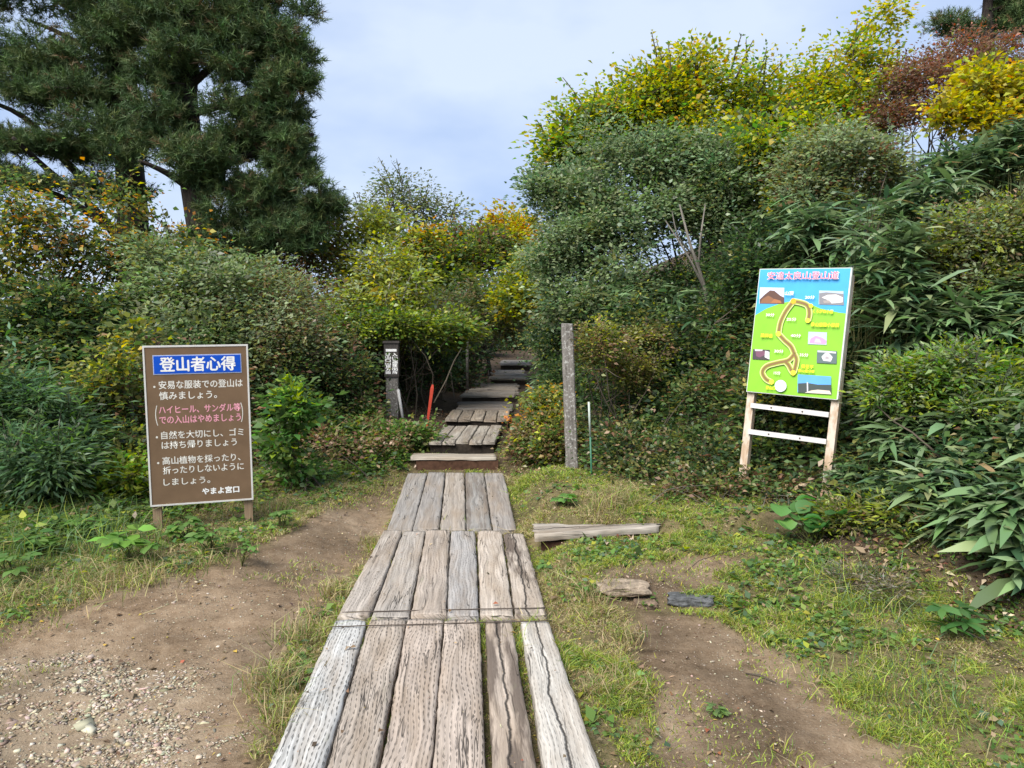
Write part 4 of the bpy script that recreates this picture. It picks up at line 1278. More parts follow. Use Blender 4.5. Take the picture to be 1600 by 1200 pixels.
shrub('shrub', 'dark leafy thicket behind the leaning stick left of the upper steps', 'shrub',
      [(655, 575, 60, 44, 12.8), (720, 590, 24, 34, 14.5), (580, 570, 40, 40, 12.5), (690, 560, 40, 36, 15)], [(5, G_DARK), (2, G_MID), (1, BRN)], (.06, .035), 330, 22, .16, stems=26, group=GS)

# ---- right thicket
shrub('large_shrub', 'big rounded grey green shrub with bare slanting stems right of the steps', 'shrub',
      [(900, 310, 88, 75, 10.6), (1010, 265, 110, 75, 10.8), (1115, 290, 76, 68, 10.8), (885, 400, 70, 60, 10.2), (965, 370, 90, 70, 10.2), (1070, 340, 80, 55, 10.6),
       (1150, 355, 56, 50, 10.6), (845, 300, 36, 30, 10.6), (900, 470, 70, 45, 9.8), (975, 450, 60, 40, 9.8)],
      [(5, G_GREY), (2, G_BLUE), (1.6, G_MID), (1.6, PALE), (.6, G_OLIVE)], (.055, .032), 1250, 28, .12, None, M_TWIG, 14, .02, ('foliage', 'stems'), group=GR, base=(2.6, 10.3), extra=[([(1112, 500, 9.9), (1098, 440, 9.8), (1078, 380, 9.7), (1062, 320, 9.8)], .032), ([(1100, 450, 9.82), (1075, 400, 9.7), (1040, 345, 9.8)], .02),
       ([(1092, 420, 9.78), (1095, 370, 9.6), (1102, 320, 9.7)], .018), ([(1085, 400, 9.75), (1060, 370, 9.6), (1050, 330, 9.6)], .014), ([(1180, 440, 9.4), (1160, 415, 9.3), (1135, 395, 9.4)], .012), ([(1175, 420, 9.4), (1155, 385, 9.3), (1150, 360, 9.4)], .01)])
shrub('maple_tree', 'large maple turning bright yellow behind the big grey green shrub', 'tree',
      [(925, 210, 66, 60, 13.2), (890, 235, 44, 44, 13.0), (960, 190, 66, 54, 13.3), (1000, 170, 80, 60, 13.4), (1100, 155, 105, 70, 13.6), (1210, 165, 100, 80, 13.6), (1320, 140, 80, 70, 13.4), (1375, 85, 38, 50, 13.4), (1382, 30, 18, 30, 13.4),
       (1180, 240, 130, 60, 13.0), (1280, 230, 70, 60, 12.6), (900, 255, 50, 45, 13), (1250, 300, 60, 45, 12.4), (1050, 220, 100, 60, 13.2), (1150, 300, 80, 50, 12.8), (1215, 285, 52, 48, 10.5), (1185, 225, 50, 36, 10.4), (1258, 265, 36, 46, 10.2)],
      [(3, G_LIME), (3, G_MID), (2.4, G_FRESH), (.9, G_YEL)], (.072, .054), 1450, 26, .19, None, M_TWIG, 16, .06, ('crown', 'trunk'), top=[(2.4, YEL), (3, G_YEL), (1.4, G_LIME), (.3, ORA)], topw=.34, base=(4.4, 13.3))
shrub('shrub', 'brown red withered shrub at the upper right beside the yellow maple', 'shrub',
      [(1420, 150, 65, 50, 12.6), (1510, 100, 80, 40, 13), (1380, 190, 40, 30, 12.4), (1560, 80, 50, 30, 13.2)], [(5, (.21, .115, .075)), (2, (.16, .10, .07)), (1, RED), (1, G_OLIVE)], (.05, .028), 420, 24, .14, stems=18, group=GR)
shrub('shrub', 'golden yellow leaved shrub in front of the brown red one at upper right', 'shrub',
      [(1535, 135, 60, 34, 11.4), (1490, 175, 40, 22, 11.2), (1590, 150, 40, 40, 11.4), (1560, 185, 40, 18, 11)], [(4, YEL), (3, G_YEL), (1, G_OLIVE), (.5, ORA)], (.08, .06), 130, 20, .14, stems=8, group=GR)
shrub('shrub', 'pale grey green shrub between the yellow maple and the bamboo grass', 'shrub',
      [(1300, 250, 75, 50, 9.6), (1375, 255, 50, 38, 9.4), (1270, 300, 50, 30, 9.4)], [(4, G_GREY), (2, PALE), (2, G_OLIVE), (.6, BRN)], (.055, .03), 300, 26, .12, stems=12, group=GR)
shrub('shrub', 'yellowish green shrub high at the right edge above the bamboo grass', 'shrub',
      [(1520, 370, 75, 45, 6.9), (1590, 350, 50, 45, 6.8), (1450, 415, 70, 42, 7.1), (1560, 440, 60, 30, 6.8)], [(3, G_GREY), (3, G_OLIVE), (1.5, G_LIME), (1, PALE), (.7, TAN)], (.048, .022), 330, 26, .10, stems=18, group=GR, shoots=.3)
shrub('shrub', 'light green small leaved shrub right of the map board at mid height', 'shrub',
      [(1480, 590, 95, 42, 6.0), (1560, 640, 70, 36, 5.8), (1420, 610, 50, 36, 6.1), (1590, 590, 40, 40, 6)], [(3, G_LIME), (3, G_FRESH), (2.5, G_GREY), (1, PALE)], (.055, .018), 360, 26, .09, stems=18, group=GR, shoots=.4)
shrub('shrub', 'dark green undergrowth behind the grey post', 'shrub',
      [(1000, 520, 95, 60, 9.0), (950, 600, 55, 60, 8.8), (1080, 590, 85, 70, 8.8), (1140, 480, 60, 60, 9.4), (1020, 660, 70, 40, 8.4), (1060, 450, 90, 50, 10.2), (970, 500, 80, 40, 9.8), (1150, 410, 70, 50, 10.2), (1130, 560, 60, 60, 9.2), (868, 520, 44, 50, 11.2), (880, 590, 36, 50, 10.4)], [(5, G_DARK), (2.5, G_MID), (1, G_OLIVE), (.3, G_YEL)], (.05, .03), 560, 26, .13, stems=30, group=GR)
shrub('shrub', 'olive brown fine leaved bush reaching over the right side of the grey post', 'shrub',
      [(945, 530, 50, 30, 8.1), (985, 575, 44, 30, 8.3), (918, 555, 22, 22, 8.0), (1010, 530, 36, 26, 8.6)], [(4, G_OLIVE), (1, TAN), (1, BRN), (1, G_YEL), (1.4, G_MID)], (.038, .02), 150, 26, .08, stems=8, stem_r=.009, group=GR)
shrub('shrub', 'yellow and orange tinged low bush between the steps and the grey post', 'shrub',
      [(848, 625, 34, 26, 9.3), (838, 655, 26, 22, 9.2), (862, 650, 22, 18, 9.0)], [(3, G_OLIVE), (.7, YEL), (.6, ORA), (3, G_MID), (.8, G_YEL)], (.05, .036), 62, 18, .09, stems=7, stem_r=.009, group=GR)
shrub('shrub', 'low olive scrub at the right edge of the first two steps', 'shrub',
      [(825, 690, 30, 26, 8.9), (850, 700, 26, 24, 8.6), (870, 680, 22, 24, 8.7)], [(2.4, G_OLIVE), (2, G_MID), (1.5, TAN), (1, BRN), (.6, G_YEL)], (.05, .03), 110, 18, .09, stems=10, stem_r=.008, group=GR)
shrub('shrub', 'low brown twiggy scrub between the marker pole and the map board', 'shrub',
      [(1000, 720, 75, 40, 7.5), (1090, 730, 70, 36, 7.2), (960, 700, 40, 36, 7.9), (1110, 660, 50, 40, 7.8), (1010, 758, 60, 18, 7.1), (1100, 772, 70, 20, 6.8)], [(3, G_OLIVE), (3.5, G_DARK), (.7, BRN), (2.5, G_MID), (.4, TAN)], (.045, .026), 330, 18, .11, None, M_TWIG, 34, .006, group=GR)
shrub('shrub', 'leafy dark green bush standing between the legs of the map board', 'shrub',
      [(1220, 690, 60, 44, 7.3), (1200, 740, 60, 30, 7.0), (1260, 720, 40, 34, 7.0)], [(3, G_DARK), (2, G_MID), (2, G_OLIVE), (.6, G_YEL)], (.055, .034), 210, 22, .11, stems=14, group=GR)
shrub('shrub', 'dark shrub behind the upper edge of the map board', 'shrub',
      [(1230, 420, 60, 50, 8.6), (1180, 420, 50, 50, 9.2), (1330, 470, 60, 60, 7.6), (1350, 560, 40, 60, 7.2)], [(5, G_DARK), (2, G_MID), (.6, G_OLIVE)], (.055, .032), 330, 24, .13, stems=20, group=GR)

shrub('shrub', 'dry brown low twigs and weeds on the ground in front of the map board legs', 'shrub',
      [(1150, 790, 60, 20, 6.6), (1080, 800, 50, 14, 6.6), (1215, 800, 40, 20, 6.3)], [(2, G_OLIVE), (1.5, BRN), (1.5, TAN), (2.5, G_MID)], (.042, .022), 110, 16, .09, None, M_GREYTWIG, 30, .004, group=GR)
shrub('shrub', 'yellowish green ferny weeds right of the big round leaved plant', 'shrub',
      [(1340, 840, 46, 28, 5.5), (1400, 850, 44, 26, 5.3), (1300, 820, 30, 24, 5.8)], [(3, G_OLIVE), (2, G_LIME), (2, G_MID), (1, TAN)], (.05, .014), 130, 22, .08, stems=16, stem_r=.005, group=GR)
shrub('shrub', 'greyish dry clump of fine stems at the edge of the right hand grass', 'shrub',
      [(1370, 940, 44, 22, 4.6), (1330, 930, 26, 14, 4.7)], [(2, (.22, .20, .15)), (1, G_OLIVE), (1, TAN)], (.034, .008), 60, 16, .06, stems=40, stem_r=.003, group=GR)
# ---- pines
def pine(label, base, trunk_px, limbs, pads, ntuft, seed):
    """trunk_px: [(px, py, Y, r)...]; limbs: list of px polylines; pads: px ellipses of needle foliage"""
    bz = ground(*base)
    o_ = thing('pine_tree', label, 'tree', (base[0], base[1], bz), 'pine trees at the upper left')
    org = np.array([base[0], base[1], bz])
    mb = MB()
    tp_ = [np.array([base[0], base[1], bz - .2])] + [atY(a, b_, Y) for a, b_, Y, r_ in trunk_px]
    rr = [trunk_px[0][3] * 1.15] + [t_[3] for t_ in trunk_px]
    mb.tube([p - org for p in tp_], rr, 10)
    mb.build('trunk', M_BARK, o_, smooth=True)
    lm = MB()
    tips = []
    for ln in limbs:
        P = [atY(a, b_, Y) for a, b_, Y in ln[0]]
        P2 = curve(P, 4)
        l1 = MB(); l1.tube([p - org for p in P2], list(np.linspace(ln[1], ln[1] * .3, len(P2))), 6)
        l1.build('limb', M_BARK, o_, smooth=True)
        tips += P2
    big = px_lobes(pads, 1.0)
    lobes = []
    for c, r_ in big:
        for _ in range(6):
            d = rng.normal(size=3) * .42
            f = rng.uniform(.32, .6)
            lobes.append((c + d * np.array(r_), (r_[0] * f, r_[1] * f, r_[2] * f * .75)))
    vol = np.array([l[1][0] * l[1][2] + .3 for l in lobes]); vol /= vol.sum()
    # shoots: each pad holds sprays of shoots pointing outward and up, each shoot carries needle tufts
    nsh = ntuft
    k = rng.choice(len(lobes), nsh, p=vol)
    C = np.array([l[0] for l in lobes])[k]; Rr = np.array([l[1] for l in lobes])[k]
    d = unit(rng.normal(size=(nsh, 3)))
    r = rng.random((nsh, 1)) ** .42 * (1 + .12 * rng.normal(size=(nsh, 1)))
    Q = C + d * Rr * r
    # break the pads up into clumps
    cl = fbm(Q[:, 0] * 2.1 + seed, Q[:, 2] * 2.6 + Q[:, 1] * 1.3, 91 + seed, 3)
    lowf = fbm(Q[:, 0] * .95 + seed * 3.3, Q[:, 2] * 1.15 + Q[:, 1] * .5, 191 + seed, 2)
    keep = (cl > .33) & (lowf > .30)
    Q, d, C = Q[keep], d[keep], C[keep]; nsh = len(Q)
    for i in rng.choice(nsh, min(nsh, 420), replace=False):
        a = C[i] + (Q[i] - C[i]) * .1
        lm.tube([p - org for p in bend(a, Q[i], 3, .08)], [.012, .008, .004], 3, cap=False)
    lm.build('twigs', M_BARK, o_, smooth=True)
    sd = unit(d * [1, 1, .5] + [0, 0, .35] + rng.normal(size=(nsh, 3)) * .35)
    per = 26
    ci = np.repeat(np.arange(nsh), per); n = len(ci)
    along = rng.random((n, 1)) * .20
    P = Q[ci] + sd[ci] * along
    A = unit(sd[ci] * .75 + rng.normal(size=(n, 3)) * .75 + [0, 0, .1])
    B = unit(np.cross(A, rng.normal(size=(n, 3))))
    L = (.10 * np.exp(.2 * rng.normal(size=n)))[:, None]
    wd = .012
    V = np.stack([P - B * wd / 2, P + B * wd / 2, P + A * L], 1).reshape(-1, 3)
    pal = [(5, (.064, .108, .042)), (3, (.095, .142, .048)), (1, (.11, .13, .05)), (.4, (.15, .11, .055))]
    cc = pick(pal, nsh)[ci] * (1 + .15 * rng.normal(size=(n, 1))).clip(.5, 1.5)
    me = new_mesh('crown', V - org, np.arange(n * 3), np.full(n, 3), M_NEEDLE, colors=cc.clip(.004, .9))
    link('crown', me, o_)
    return o_
Yp = 13.0
bA = atY(208, 560, Yp); bB = atY(322, 560, 12.2)
pine('left pine with dark trunk and boughs sweeping out of the photo', (bA[0], Yp), [(210, 440, Yp, .26), (207, 330, Yp, .24), (200, 220, Yp, .21), (190, 80, Yp, .18), (180, -160, Yp, .12), (175, -420, Yp, .04)],
     [([(205, 400, Yp), (150, 330, 12.8), (80, 270, 12.5), (20, 215, 12)], .10), ([(205, 330, Yp), (120, 270, 13.2), (40, 185, 13.4), (-40, 150, 13.5)], .09), ([(203, 380, Yp), (110, 315, 12.6), (20, 285, 12.2), (-60, 270, 12)], .08),
      ([(200, 230, Yp), (250, 170, 12.8), (300, 120, 12.6)], .07), ([(195, 120, Yp), (110, 60, 13.2), (40, 30, 13.4)], .07), ([(190, 60, Yp), (260, 0, 12.8)], .06)],
     [(55, 55, 110, 55, 13.2), (185, 40, 110, 60, 13), (50, 150, 90, 34, 13), (165, 190, 90, 42, 12.6), (30, 225, 60, 18, 12.4), (90, 240, 60, 18, 12.8), (150, 300, 60, 16, 12.8), (60, 290, 60, 16, 12.4),
      (230, 250, 75, 40, 12.4), (120, -90, 160, 80, 13), (-90, 120, 90, 60, 13), (200, -220, 120, 80, 13), (180, -360, 60, 60, 13), (-80, 260, 70, 30, 12.4), (110, 105, 60, 30, 13), (120, 150, 80, 40, 12.8), (240, 160, 60, 40, 12.6), (130, 0, 120, 60, 13.2), (240, 60, 70, 60, 12.6), (30, 100, 60, 40, 13.4), (20, 0, 70, 60, 13)], 14500, 1)
pine('right pine with leaning trunk whose boughs reach over the sky', (bB[0], 12.2), [(320, 430, 12.2, .24), (314, 350, 12.2, .22), (300, 270, 12.2, .20), (290, 150, 12.2, .17), (300, 0, 12.2, .13), (310, -200, 12.2, .05)],
     [([(314, 360, 12.2), (380, 345, 12.0), (460, 330, 11.8), (525, 318, 11.6)], .09), ([(300, 280, 12.2), (370, 250, 12), (440, 220, 11.8), (490, 210, 11.7)], .08), ([(292, 180, 12.2), (360, 160, 12), (430, 140, 11.8), (480, 120, 11.8)], .07),
      ([(290, 140, 12.2), (350, 90, 12), (420, 50, 11.8)], .07), ([(305, 300, 12.2), (260, 270, 11.8), (215, 250, 11.6)], .07), ([(298, 40, 12.2), (360, 0, 12), (400, -40, 12)], .06)],
     [(310, 50, 85, 50, 12.2), (405, 25, 55, 55, 12.0), (450, 75, 38, 40, 11.9), (395, 105, 70, 36, 12), (455, 125, 40, 22, 11.8), (330, 175, 75, 40, 12), (420, 185, 60, 24, 11.9), (460, 215, 46, 28, 11.8),
      (300, 235, 90, 36, 11.9), (395, 250, 70, 36, 11.9), (440, 262, 44, 18, 11.8), (345, 282, 50, 22, 12), (425, 318, 80, 30, 11.8), (395, 360, 70, 36, 11.9), (500, 322, 38, 13, 11.7), (470, 350, 40, 14, 11.8), (330, -80, 110, 70, 12.2), (320, -200, 60, 70, 12.2), (255, 120, 50, 26, 12), (300, 110, 70, 50, 11.8), (360, 215, 60, 34, 11.8), (270, 190, 50, 40, 11.8), (370, 60, 70, 50, 12), (300, -10, 80, 50, 12), (450, 150, 36, 34, 11.8), (470, 295, 50, 16, 11.8), (400, 385, 90, 36, 11.8), (395, 300, 60, 36, 11.6), (470, 375, 50, 24, 11.7), (310, 250, 70, 36, 11.5)], 15500, 2)
# dark conifer at the top right
bC = atY(1540, 200, 17.0)
pine('dark conifer peeking over the brown shrub at the top right corner', (bC[0], 17.0), [(1540, 300, 17, .2), (1542, 60, 17, .14), (1545, -60, 17, .05)],
     [([(1541, 80, 17), (1500, 60, 16.8), (1475, 55, 16.6)], .05), ([(1543, 20, 17), (1590, 0, 16.8)], .05)],
     [(1520, 45, 50, 22, 17), (1560, 15, 50, 30, 17), (1600, 40, 40, 26, 17), (1545, -40, 50, 40, 17), (1620, -10, 50, 30, 17)], 2600, 3)

# ---- bamboo grass
def sasa(label, spec, ncul=26, per=7, L=.27, Wd=.038):
    ncul = int(ncul * 1.75)
    lobes = px_lobes(spec)
    C, D, K = crown_clusters(lobes, ncul, .5)
    bc = sum(l[0] for l in lobes) / len(lobes)
    base = np.array([bc[0], bc[1] + .1, ground(bc[0], bc[1] + .1)])
    gz = height(C[:, 0], C[:, 1])
    C[:, 2] = np.maximum(C[:, 2], gz + .15)
    o_ = thing('bamboo_grass', label, 'bamboo grass', base, 'clumps of broad leaved bamboo grass')
    mb = MB()
    for c in C:
        g = np.array([c[0] + rng.normal() * .08, c[1] + abs(rng.normal()) * .15, 0]); g[2] = max(ground(g[0], g[1]), c[2] - 1.3) - .03
        mb.tube([p - base for p in bend(g, c, 5, .07)], [.006, .006, .005, .004, .003], 4, cap=False)
    mb.build('culms', M_CULM, o_, smooth=True)
    n = ncul * per
    ci = np.repeat(np.arange(ncul), per)
    hd = rng.normal(size=(ncul, 3)) * [1, 1, .2] + [-.25, -.9, 0]
    ang = np.tile(np.linspace(-1.25, 1.25, per), ncul) + rng.normal(size=n) * .2
    h = unit(hd * [1, 1, 0])[ci]
    A = np.stack([h[:, 0] * np.cos(ang) - h[:, 1] * np.sin(ang), h[:, 0] * np.sin(ang) + h[:, 1] * np.cos(ang), rng.normal(size=n) * .3 + .12], 1)
    P = C[ci] + rng.normal(size=(n, 3)) * [.035, .035, .05]
    N = unit(np.array([0, 0, 1]) + rng.normal(size=(n, 3)) * .3)
    s_ = np.exp(.22 * rng.normal(size=n))
    V, lp, sz2 = lance(P, unit(A), N, L * s_, Wd * s_, .2)
    pal = [(4, (.115, .19, .075)), (3.4, (.175, .25, .125)), (1.6, (.05, .105, .05)), (1, (.23, .30, .13)), (.1, (.42, .30, .15))]
    cc = np.repeat(pick(pal, n), 3, 0)
    me = new_mesh('leaves', V - base, lp, sz2, M_SASA, colors=cc.clip(.004, .9))
    link('leaves', me, o_)
sasa('bamboo grass clump high on the bank right of the pale shrub', [(1430, 320, 70, 40, 7.6), (1480, 280, 60, 40, 8.2)], 60)
sasa('bamboo grass clump at the upper right edge under the golden shrub', [(1540, 255, 70, 40, 8.2), (1590, 220, 40, 40, 8.2)], 60)
sasa('dark bamboo grass above the top of the map board', [(1290, 370, 75, 40, 8.4), (1230, 340, 50, 30, 9.2)], 60)
sasa('bamboo grass fronds just right of the top of the map board', [(1380, 400, 50, 50, 7.0), (1390, 470, 50, 50, 6.8)], 52)
sasa('bamboo grass at mid height under the yellowish shrub', [(1460, 500, 70, 40, 6.6), (1540, 500, 70, 40, 6.5)], 60)
sasa('bamboo grass at the right edge at mid height', [(1585, 530, 50, 50, 6.2), (1590, 470, 40, 40, 6.5)], 40)
sasa('bamboo grass close behind the right leg of the map board', [(1395, 600, 45, 60, 6.7), (1390, 680, 50, 40, 6.5)], 50)
sasa('bamboo grass below the light green shrub', [(1450, 700, 70, 40, 5.9), (1530, 690, 70, 40, 5.8)], 60)
sasa('bamboo grass low at the right edge', [(1590, 730, 50, 50, 5.4), (1600, 660, 40, 40, 5.6)], 40)
sasa('low bamboo grass at the foot of the right leg of the map board', [(1350, 785, 40, 26, 6.0), (1400, 790, 45, 30, 5.8)], 40, 7, .20, .036)
sasa('low bamboo grass in front at the right side of the thicket', [(1460, 780, 60, 36, 5.4), (1510, 830, 45, 30, 5.0)], 44)
sasa('large pale leaved bamboo grass nearest the camera at the right edge', [(1580, 830, 40, 44, 4.7), (1600, 890, 30, 30, 4.5)], 26, 7, .30, .05)
sasa('bluish bamboo grass leaning over the right side of the upper steps', [(850, 555, 20, 44, 11.5), (858, 605, 16, 26, 11)], 46, 7, .24, .036)
sasa('bamboo grass in the dark gap behind the grey post', [(1010, 480, 50, 50, 9.2), (1090, 530, 50, 50, 9.0)], 30)
sasa('dark bamboo grass behind the map board', [(1290, 500, 70, 90, 7.9), (1330, 610, 40, 60, 7.4)], 60)

sasa('bamboo grass cut by the right photo edge beside the nearest clump', [(1640, 800, 60, 60, 4.8), (1680, 700, 60, 60, 5.4), (1760, 850, 60, 50, 4.6)], 80)
shrub('shrub', 'green shrub cut by the right photo edge above the bamboo grass', 'shrub', [(1660, 560, 80, 70, 6.2), (1680, 430, 80, 70, 7), (1780, 600, 80, 90, 6.4), (1760, 420, 90, 80, 8)],
      [(3, G_GREY), (3, G_MID), (2, G_OLIVE), (1, G_LIME)], (.055, .03), 420, 22, .13, stems=14, group=GR)
shrub('shrub', 'dark green shrub cut by the left photo edge behind the feathery bush', 'shrub', [(-70, 640, 80, 70, 6.8), (-80, 520, 90, 80, 8.4), (-180, 600, 90, 90, 7.4)],
      [(3, G_DARK), (3, G_MID), (2, G_OLIVE), (1, G_YEL)], (.06, .034), 320, 22, .13, stems=14, group=GS)
# ---- leafy herbs
def herb(name, label, px, py, n, L, Wd, pal, hgt, round_=False):
    p = GP(px, py)
    o_ = thing(name, label, 'plant', p)
    mb = MB(); Vs = []; Ls = []; Ss = []; cnt = 0
    cols = []
    for i in range(n):
        an = rng.uniform(0, 2 * math.pi); rr = rng.uniform(.01, max(.03, hgt * .75))
        top_ = np.array([math.cos(an) * rr, math.sin(an) * rr, hgt * rng.uniform(.45, 1.0)])
        mb.tube(bend((0, 0, -.02), top_, 4, .1), [.005, .004, .003, .002], 4, cap=False)
        k = 1 if round_ else 5
        for j in range(k):
            a2 = an + (j - (k - 1) / 2) * .75
            A = np.array([math.cos(a2), math.sin(a2), .15 + rng.normal() * .1])
            N = unit(np.array([rng.normal() * .25, rng.normal() * .25, 1.0]))
            s_ = rng.uniform(.7, 1.15)
            if round_:
                B = unit(np.cross(N, unit(A))); Af = np.cross(B, N)
                ring = []
                for q2 in range(12):
                    th = 2 * math.pi * q2 / 12
                    rad = L * s_ * (.5 if q2 else .22) * (1 + .05 * math.sin(5 * th))
                    ring.append(top_ + Af * (-math.cos(th) * rad) + B * math.sin(th) * rad + N * (.12 * L * math.cos(2 * th)))
                Vs += [top_] + ring
                for q2 in range(12):
                    Ls += [cnt, cnt + 1 + q2, cnt + 1 + (q2 + 1) % 12]; Ss.append(3)
                cols += [pick(pal, 1)[0]] * 12
                cnt += 13
            else:
                V, lp, sz2 = lance(top_[None], A[None], N[None], np.array([L * s_]), np.array([Wd * s_]), .25)
                Vs += list(V); Ls += list(lp + cnt); Ss += list(sz2); cnt += 6
                cols += [pick(pal, 1)[0]] * 3
    mb.build('stems', M_CULM, o_, smooth=True)
    me = new_mesh('leaves', np.array(Vs), Ls, Ss, M_LEAF, colors=np.array(cols).clip(.005, .9))
    link('leaves', me, o_)
herb('leafy_herb', 'bright green broad leaved herb in front of the left post of the notice board', 207, 880, 9, .13, .075, [(3, (.15, .29, .05)), (1, (.11, .23, .05))], .26)
herb('butterbur', 'big round leaved green plant at the foot of the map board', 1268, 850, 16, .17, .1, [(3, (.07, .19, .045)), (2, (.10, .25, .06))], .30, True)
herb('leafy_herb', 'small green herb on the verge right of the far sleeper row', 884, 790, 7, .09, .05, [(2, (.12, .25, .05))], .1)
herb('leafy_herb', 'dark green leafy herb on the grass at the right edge of the photo', 1490, 990, 8, .13, .045, [(2, (.06, .15, .04)), (1, (.10, .2, .05))], .16)
for (px, py, nn, L_, lab) in ((60, 868, 9, .11, 'leafy green weed at the far left of the verge near the photo edge'), (330, 862, 8, .09, 'leafy weed in the grass between the two posts of the notice board'),
                       (292, 842, 8, .10, 'dark leafy weed just right of the left notice board post'), (140, 838, 10, .10, 'leafy weed in the tall grass left of the notice board'),
                       (440, 826, 7, .08, 'leafy weed right of the right notice board post'), (20, 900, 8, .10, 'low leafy weed at the left photo edge above the bare earth'), (378, 880, 7, .07, 'small leafy weed at the edge of the bare earth below the notice board')):
    herb('leafy_herb', lab, px, py, nn, L_, L_ * .5, [(2, (.10, .20, .045)), (1, (.14, .24, .06))], .17)
herb('leafy_herb', 'tiny flat weed growing alone in the bare earth', 1118, 1112, 6, .05, .02, [(1, (.12, .20, .06))], .02)

# ------------------------------------------------------------------ grass, ground cover, litter, gravel (nobody could count these)
def boards(x, y):
    m_ = np.zeros(x.shape, bool)
    for p in BOARD_POLYS: m_ |= inpoly(x, y, p)
    return m_
def scatter(n, y0=1.9, y1=9.4):
    y = y0 + (y1 - y0) * rng.random(n) ** .85
    x = (rng.random(n) * 2 - 1) * (y * .85 + 1.1)
    return x, y
def zone(x, y):
    s = x - xpath(y)
    wl = sstep(-.25, .5, xleft(y) - x); wr = sstep(-.35, .45, x - xright(y))
    return s, wl, wr
x, y = scatter(3900000)
s, wl, wr = zone(x, y)
dm = dirt_mask(x, y)
cl = fbm(x * 2.2, y * 2.2, 101); cl2 = fbm(x * 8, y * 8, 131, 3)
pr = (1 - dm) ** 1.6
pr *= (1 - .8 * wl) * (1 - .85 * wr)
pr *= np.clip((cl2 - .34) * 3.6, .10, 1) * np.clip((cl - .27) * 3.2, .22, 1) * .9
pr *= np.where(y > 8.3, .5, 1)
inb = boards(x, y)
pr = np.where(inb, 0, pr)
pr += .035 * (dm > .5) * (fbm(x * 1.2, y * 1.2, 71) > .56)
keep = rng.random(len(x)) < pr
x, y, s, cl, cl2, wl, wr, dm = (a[keep] for a in (x, y, s, cl, cl2, wl, wr, dm))
# mossy gaps between nearest sleepers are low: keep
z = height(x, y)
n = len(x)
left = s < -.62
verge = left & (dm < .5) & (x < -1.7)
tall = sstep(-.1, .7, (xleft(y) + .95) - x) * verge
hgt = np.where(left, .024 + .10 * tall, .015 + .012 * (cl > .55))
tuft = (cl2 > .62) & ((np.abs(s) < 1.25) | ~left)
hgt = np.where(tuft, hgt * 1.8, hgt)
hgt = hgt * np.exp(.35 * rng.normal(size=n)) * (.75 + .5 * cl)
wd = .0028 + .0011 * y * .5
A = unit(np.stack([rng.normal(size=n) * .55, rng.normal(size=n) * .55, np.ones(n)], 1))
B = unit(np.cross(A, rng.normal(size=(n, 3))))
bendv = np.stack([rng.normal(size=n), rng.normal(size=n), np.zeros(n)], 1) * .4
P = np.stack([x, y, z - .004], 1)
L = hgt[:, None]; Wv = (wd)[:, None]
V = np.stack([P - B * Wv / 2, P + B * Wv / 2, P + A * L * .55 + B * Wv * .4, P + A * L * .55 - B * Wv * .4, P + A * L + bendv * L - [0, 0, .15] * L], 1).reshape(-1, 3)
b5 = (np.arange(n) * 5)[:, None]
lp = np.concatenate([b5 + [[0, 1, 2, 3]], b5 + [[3, 2, 4]]], 1).ravel()
sz2 = np.tile([4, 3], n)
straw = (.39, .33, .175); dry = (.27, .21, .11); lime = (.30, .37, .06); gr = (.14, .225, .055); blu = (.13, .21, .10); moss = (.29, .28, .04)
cR = pick([(4, lime), (2.2, gr), (1.2, straw), (.8, moss), (.5, dry)], n)
cL = pick([(2.2, gr), (2, straw), (1.4, lime), (1.4, dry), (1, blu)], n)
cB = pick([(3, straw), (2, dry), (2.4, gr), (1.6, lime)], n)
cT = pick([(3.4, gr), (2, blu), (1.4, lime), (.8, straw)], n)
strawy = fbm(x * 1.6, y * 1.6, 151)
col = np.where(left[:, None], cL, cR)
col = np.where((left & (s > -1.3))[:, None], cB, col)
col = np.where((rng.random(n) < tall)[:, None], cT, col)
col = np.where(((strawy > .60) & (rng.random(n) < .7))[:, None], pick([(2, straw), (1, dry)], n), col)
edge_ = np.exp(-(sdist(x, y, DIRT_L) / .32) ** 2)
col = np.where(((rng.random(n) < edge_ * .75) & left)[:, None], pick([(3, straw), (1.4, lime), (1, dry)], n), col)
me = new_mesh('grass', V, lp, sz2, M_GRASS, colors=np.repeat(col, 2, 0).clip(.01, .9))
tag(link('grass', me), 'short green and straw coloured grass on the verges beside the boardwalk', 'grass', kind='stuff')
print('grass blades', n)

# low broadleaf ground cover
x, y = scatter(600000)
s, wl, wr = zone(x, y)
dm = dirt_mask(x, y)
c1 = fbm(x * 1.7, y * 1.7, 201); c2 = fbm(x * 6, y * 6, 211, 3)
pr = (1 - dm) ** 2 * np.clip((c1 - .42) * 4, 0, 1) * np.clip((c2 - .38) * 4, 0, 1)
vz = sstep(-.2, .6, (xleft(y) + 1.0) - x)
pr = np.maximum(pr * .30, vz * (1 - dm) ** 2 * np.clip((c2 - .33) * 4, 0, 1) * .8)
pr = np.maximum(pr, .5 * sstep(-.9, 0, x - xright(y)) * (x > 0) * np.clip((c2 - .42) * 4, 0, 1) * np.clip((c1 - .35) * 4, 0, 1))
pr = np.where(boards(x, y) | (np.abs(s) < .62) & (y > 1), 0, pr)
keep = rng.random(len(x)) < pr
x, y, s, vz = x[keep], y[keep], s[keep], vz[keep]; n = len(x)
z = height(x, y) + rng.random(n) * (.03 + .13 * vz)
A = unit(rng.normal(size=(n, 3)) * [1, 1, .3] + [0, 0, .15]); N = unit(np.array([0, 0, 1.]) + rng.normal(size=(n, 3)) * .35)
sz_ = np.exp(.3 * rng.normal(size=n))
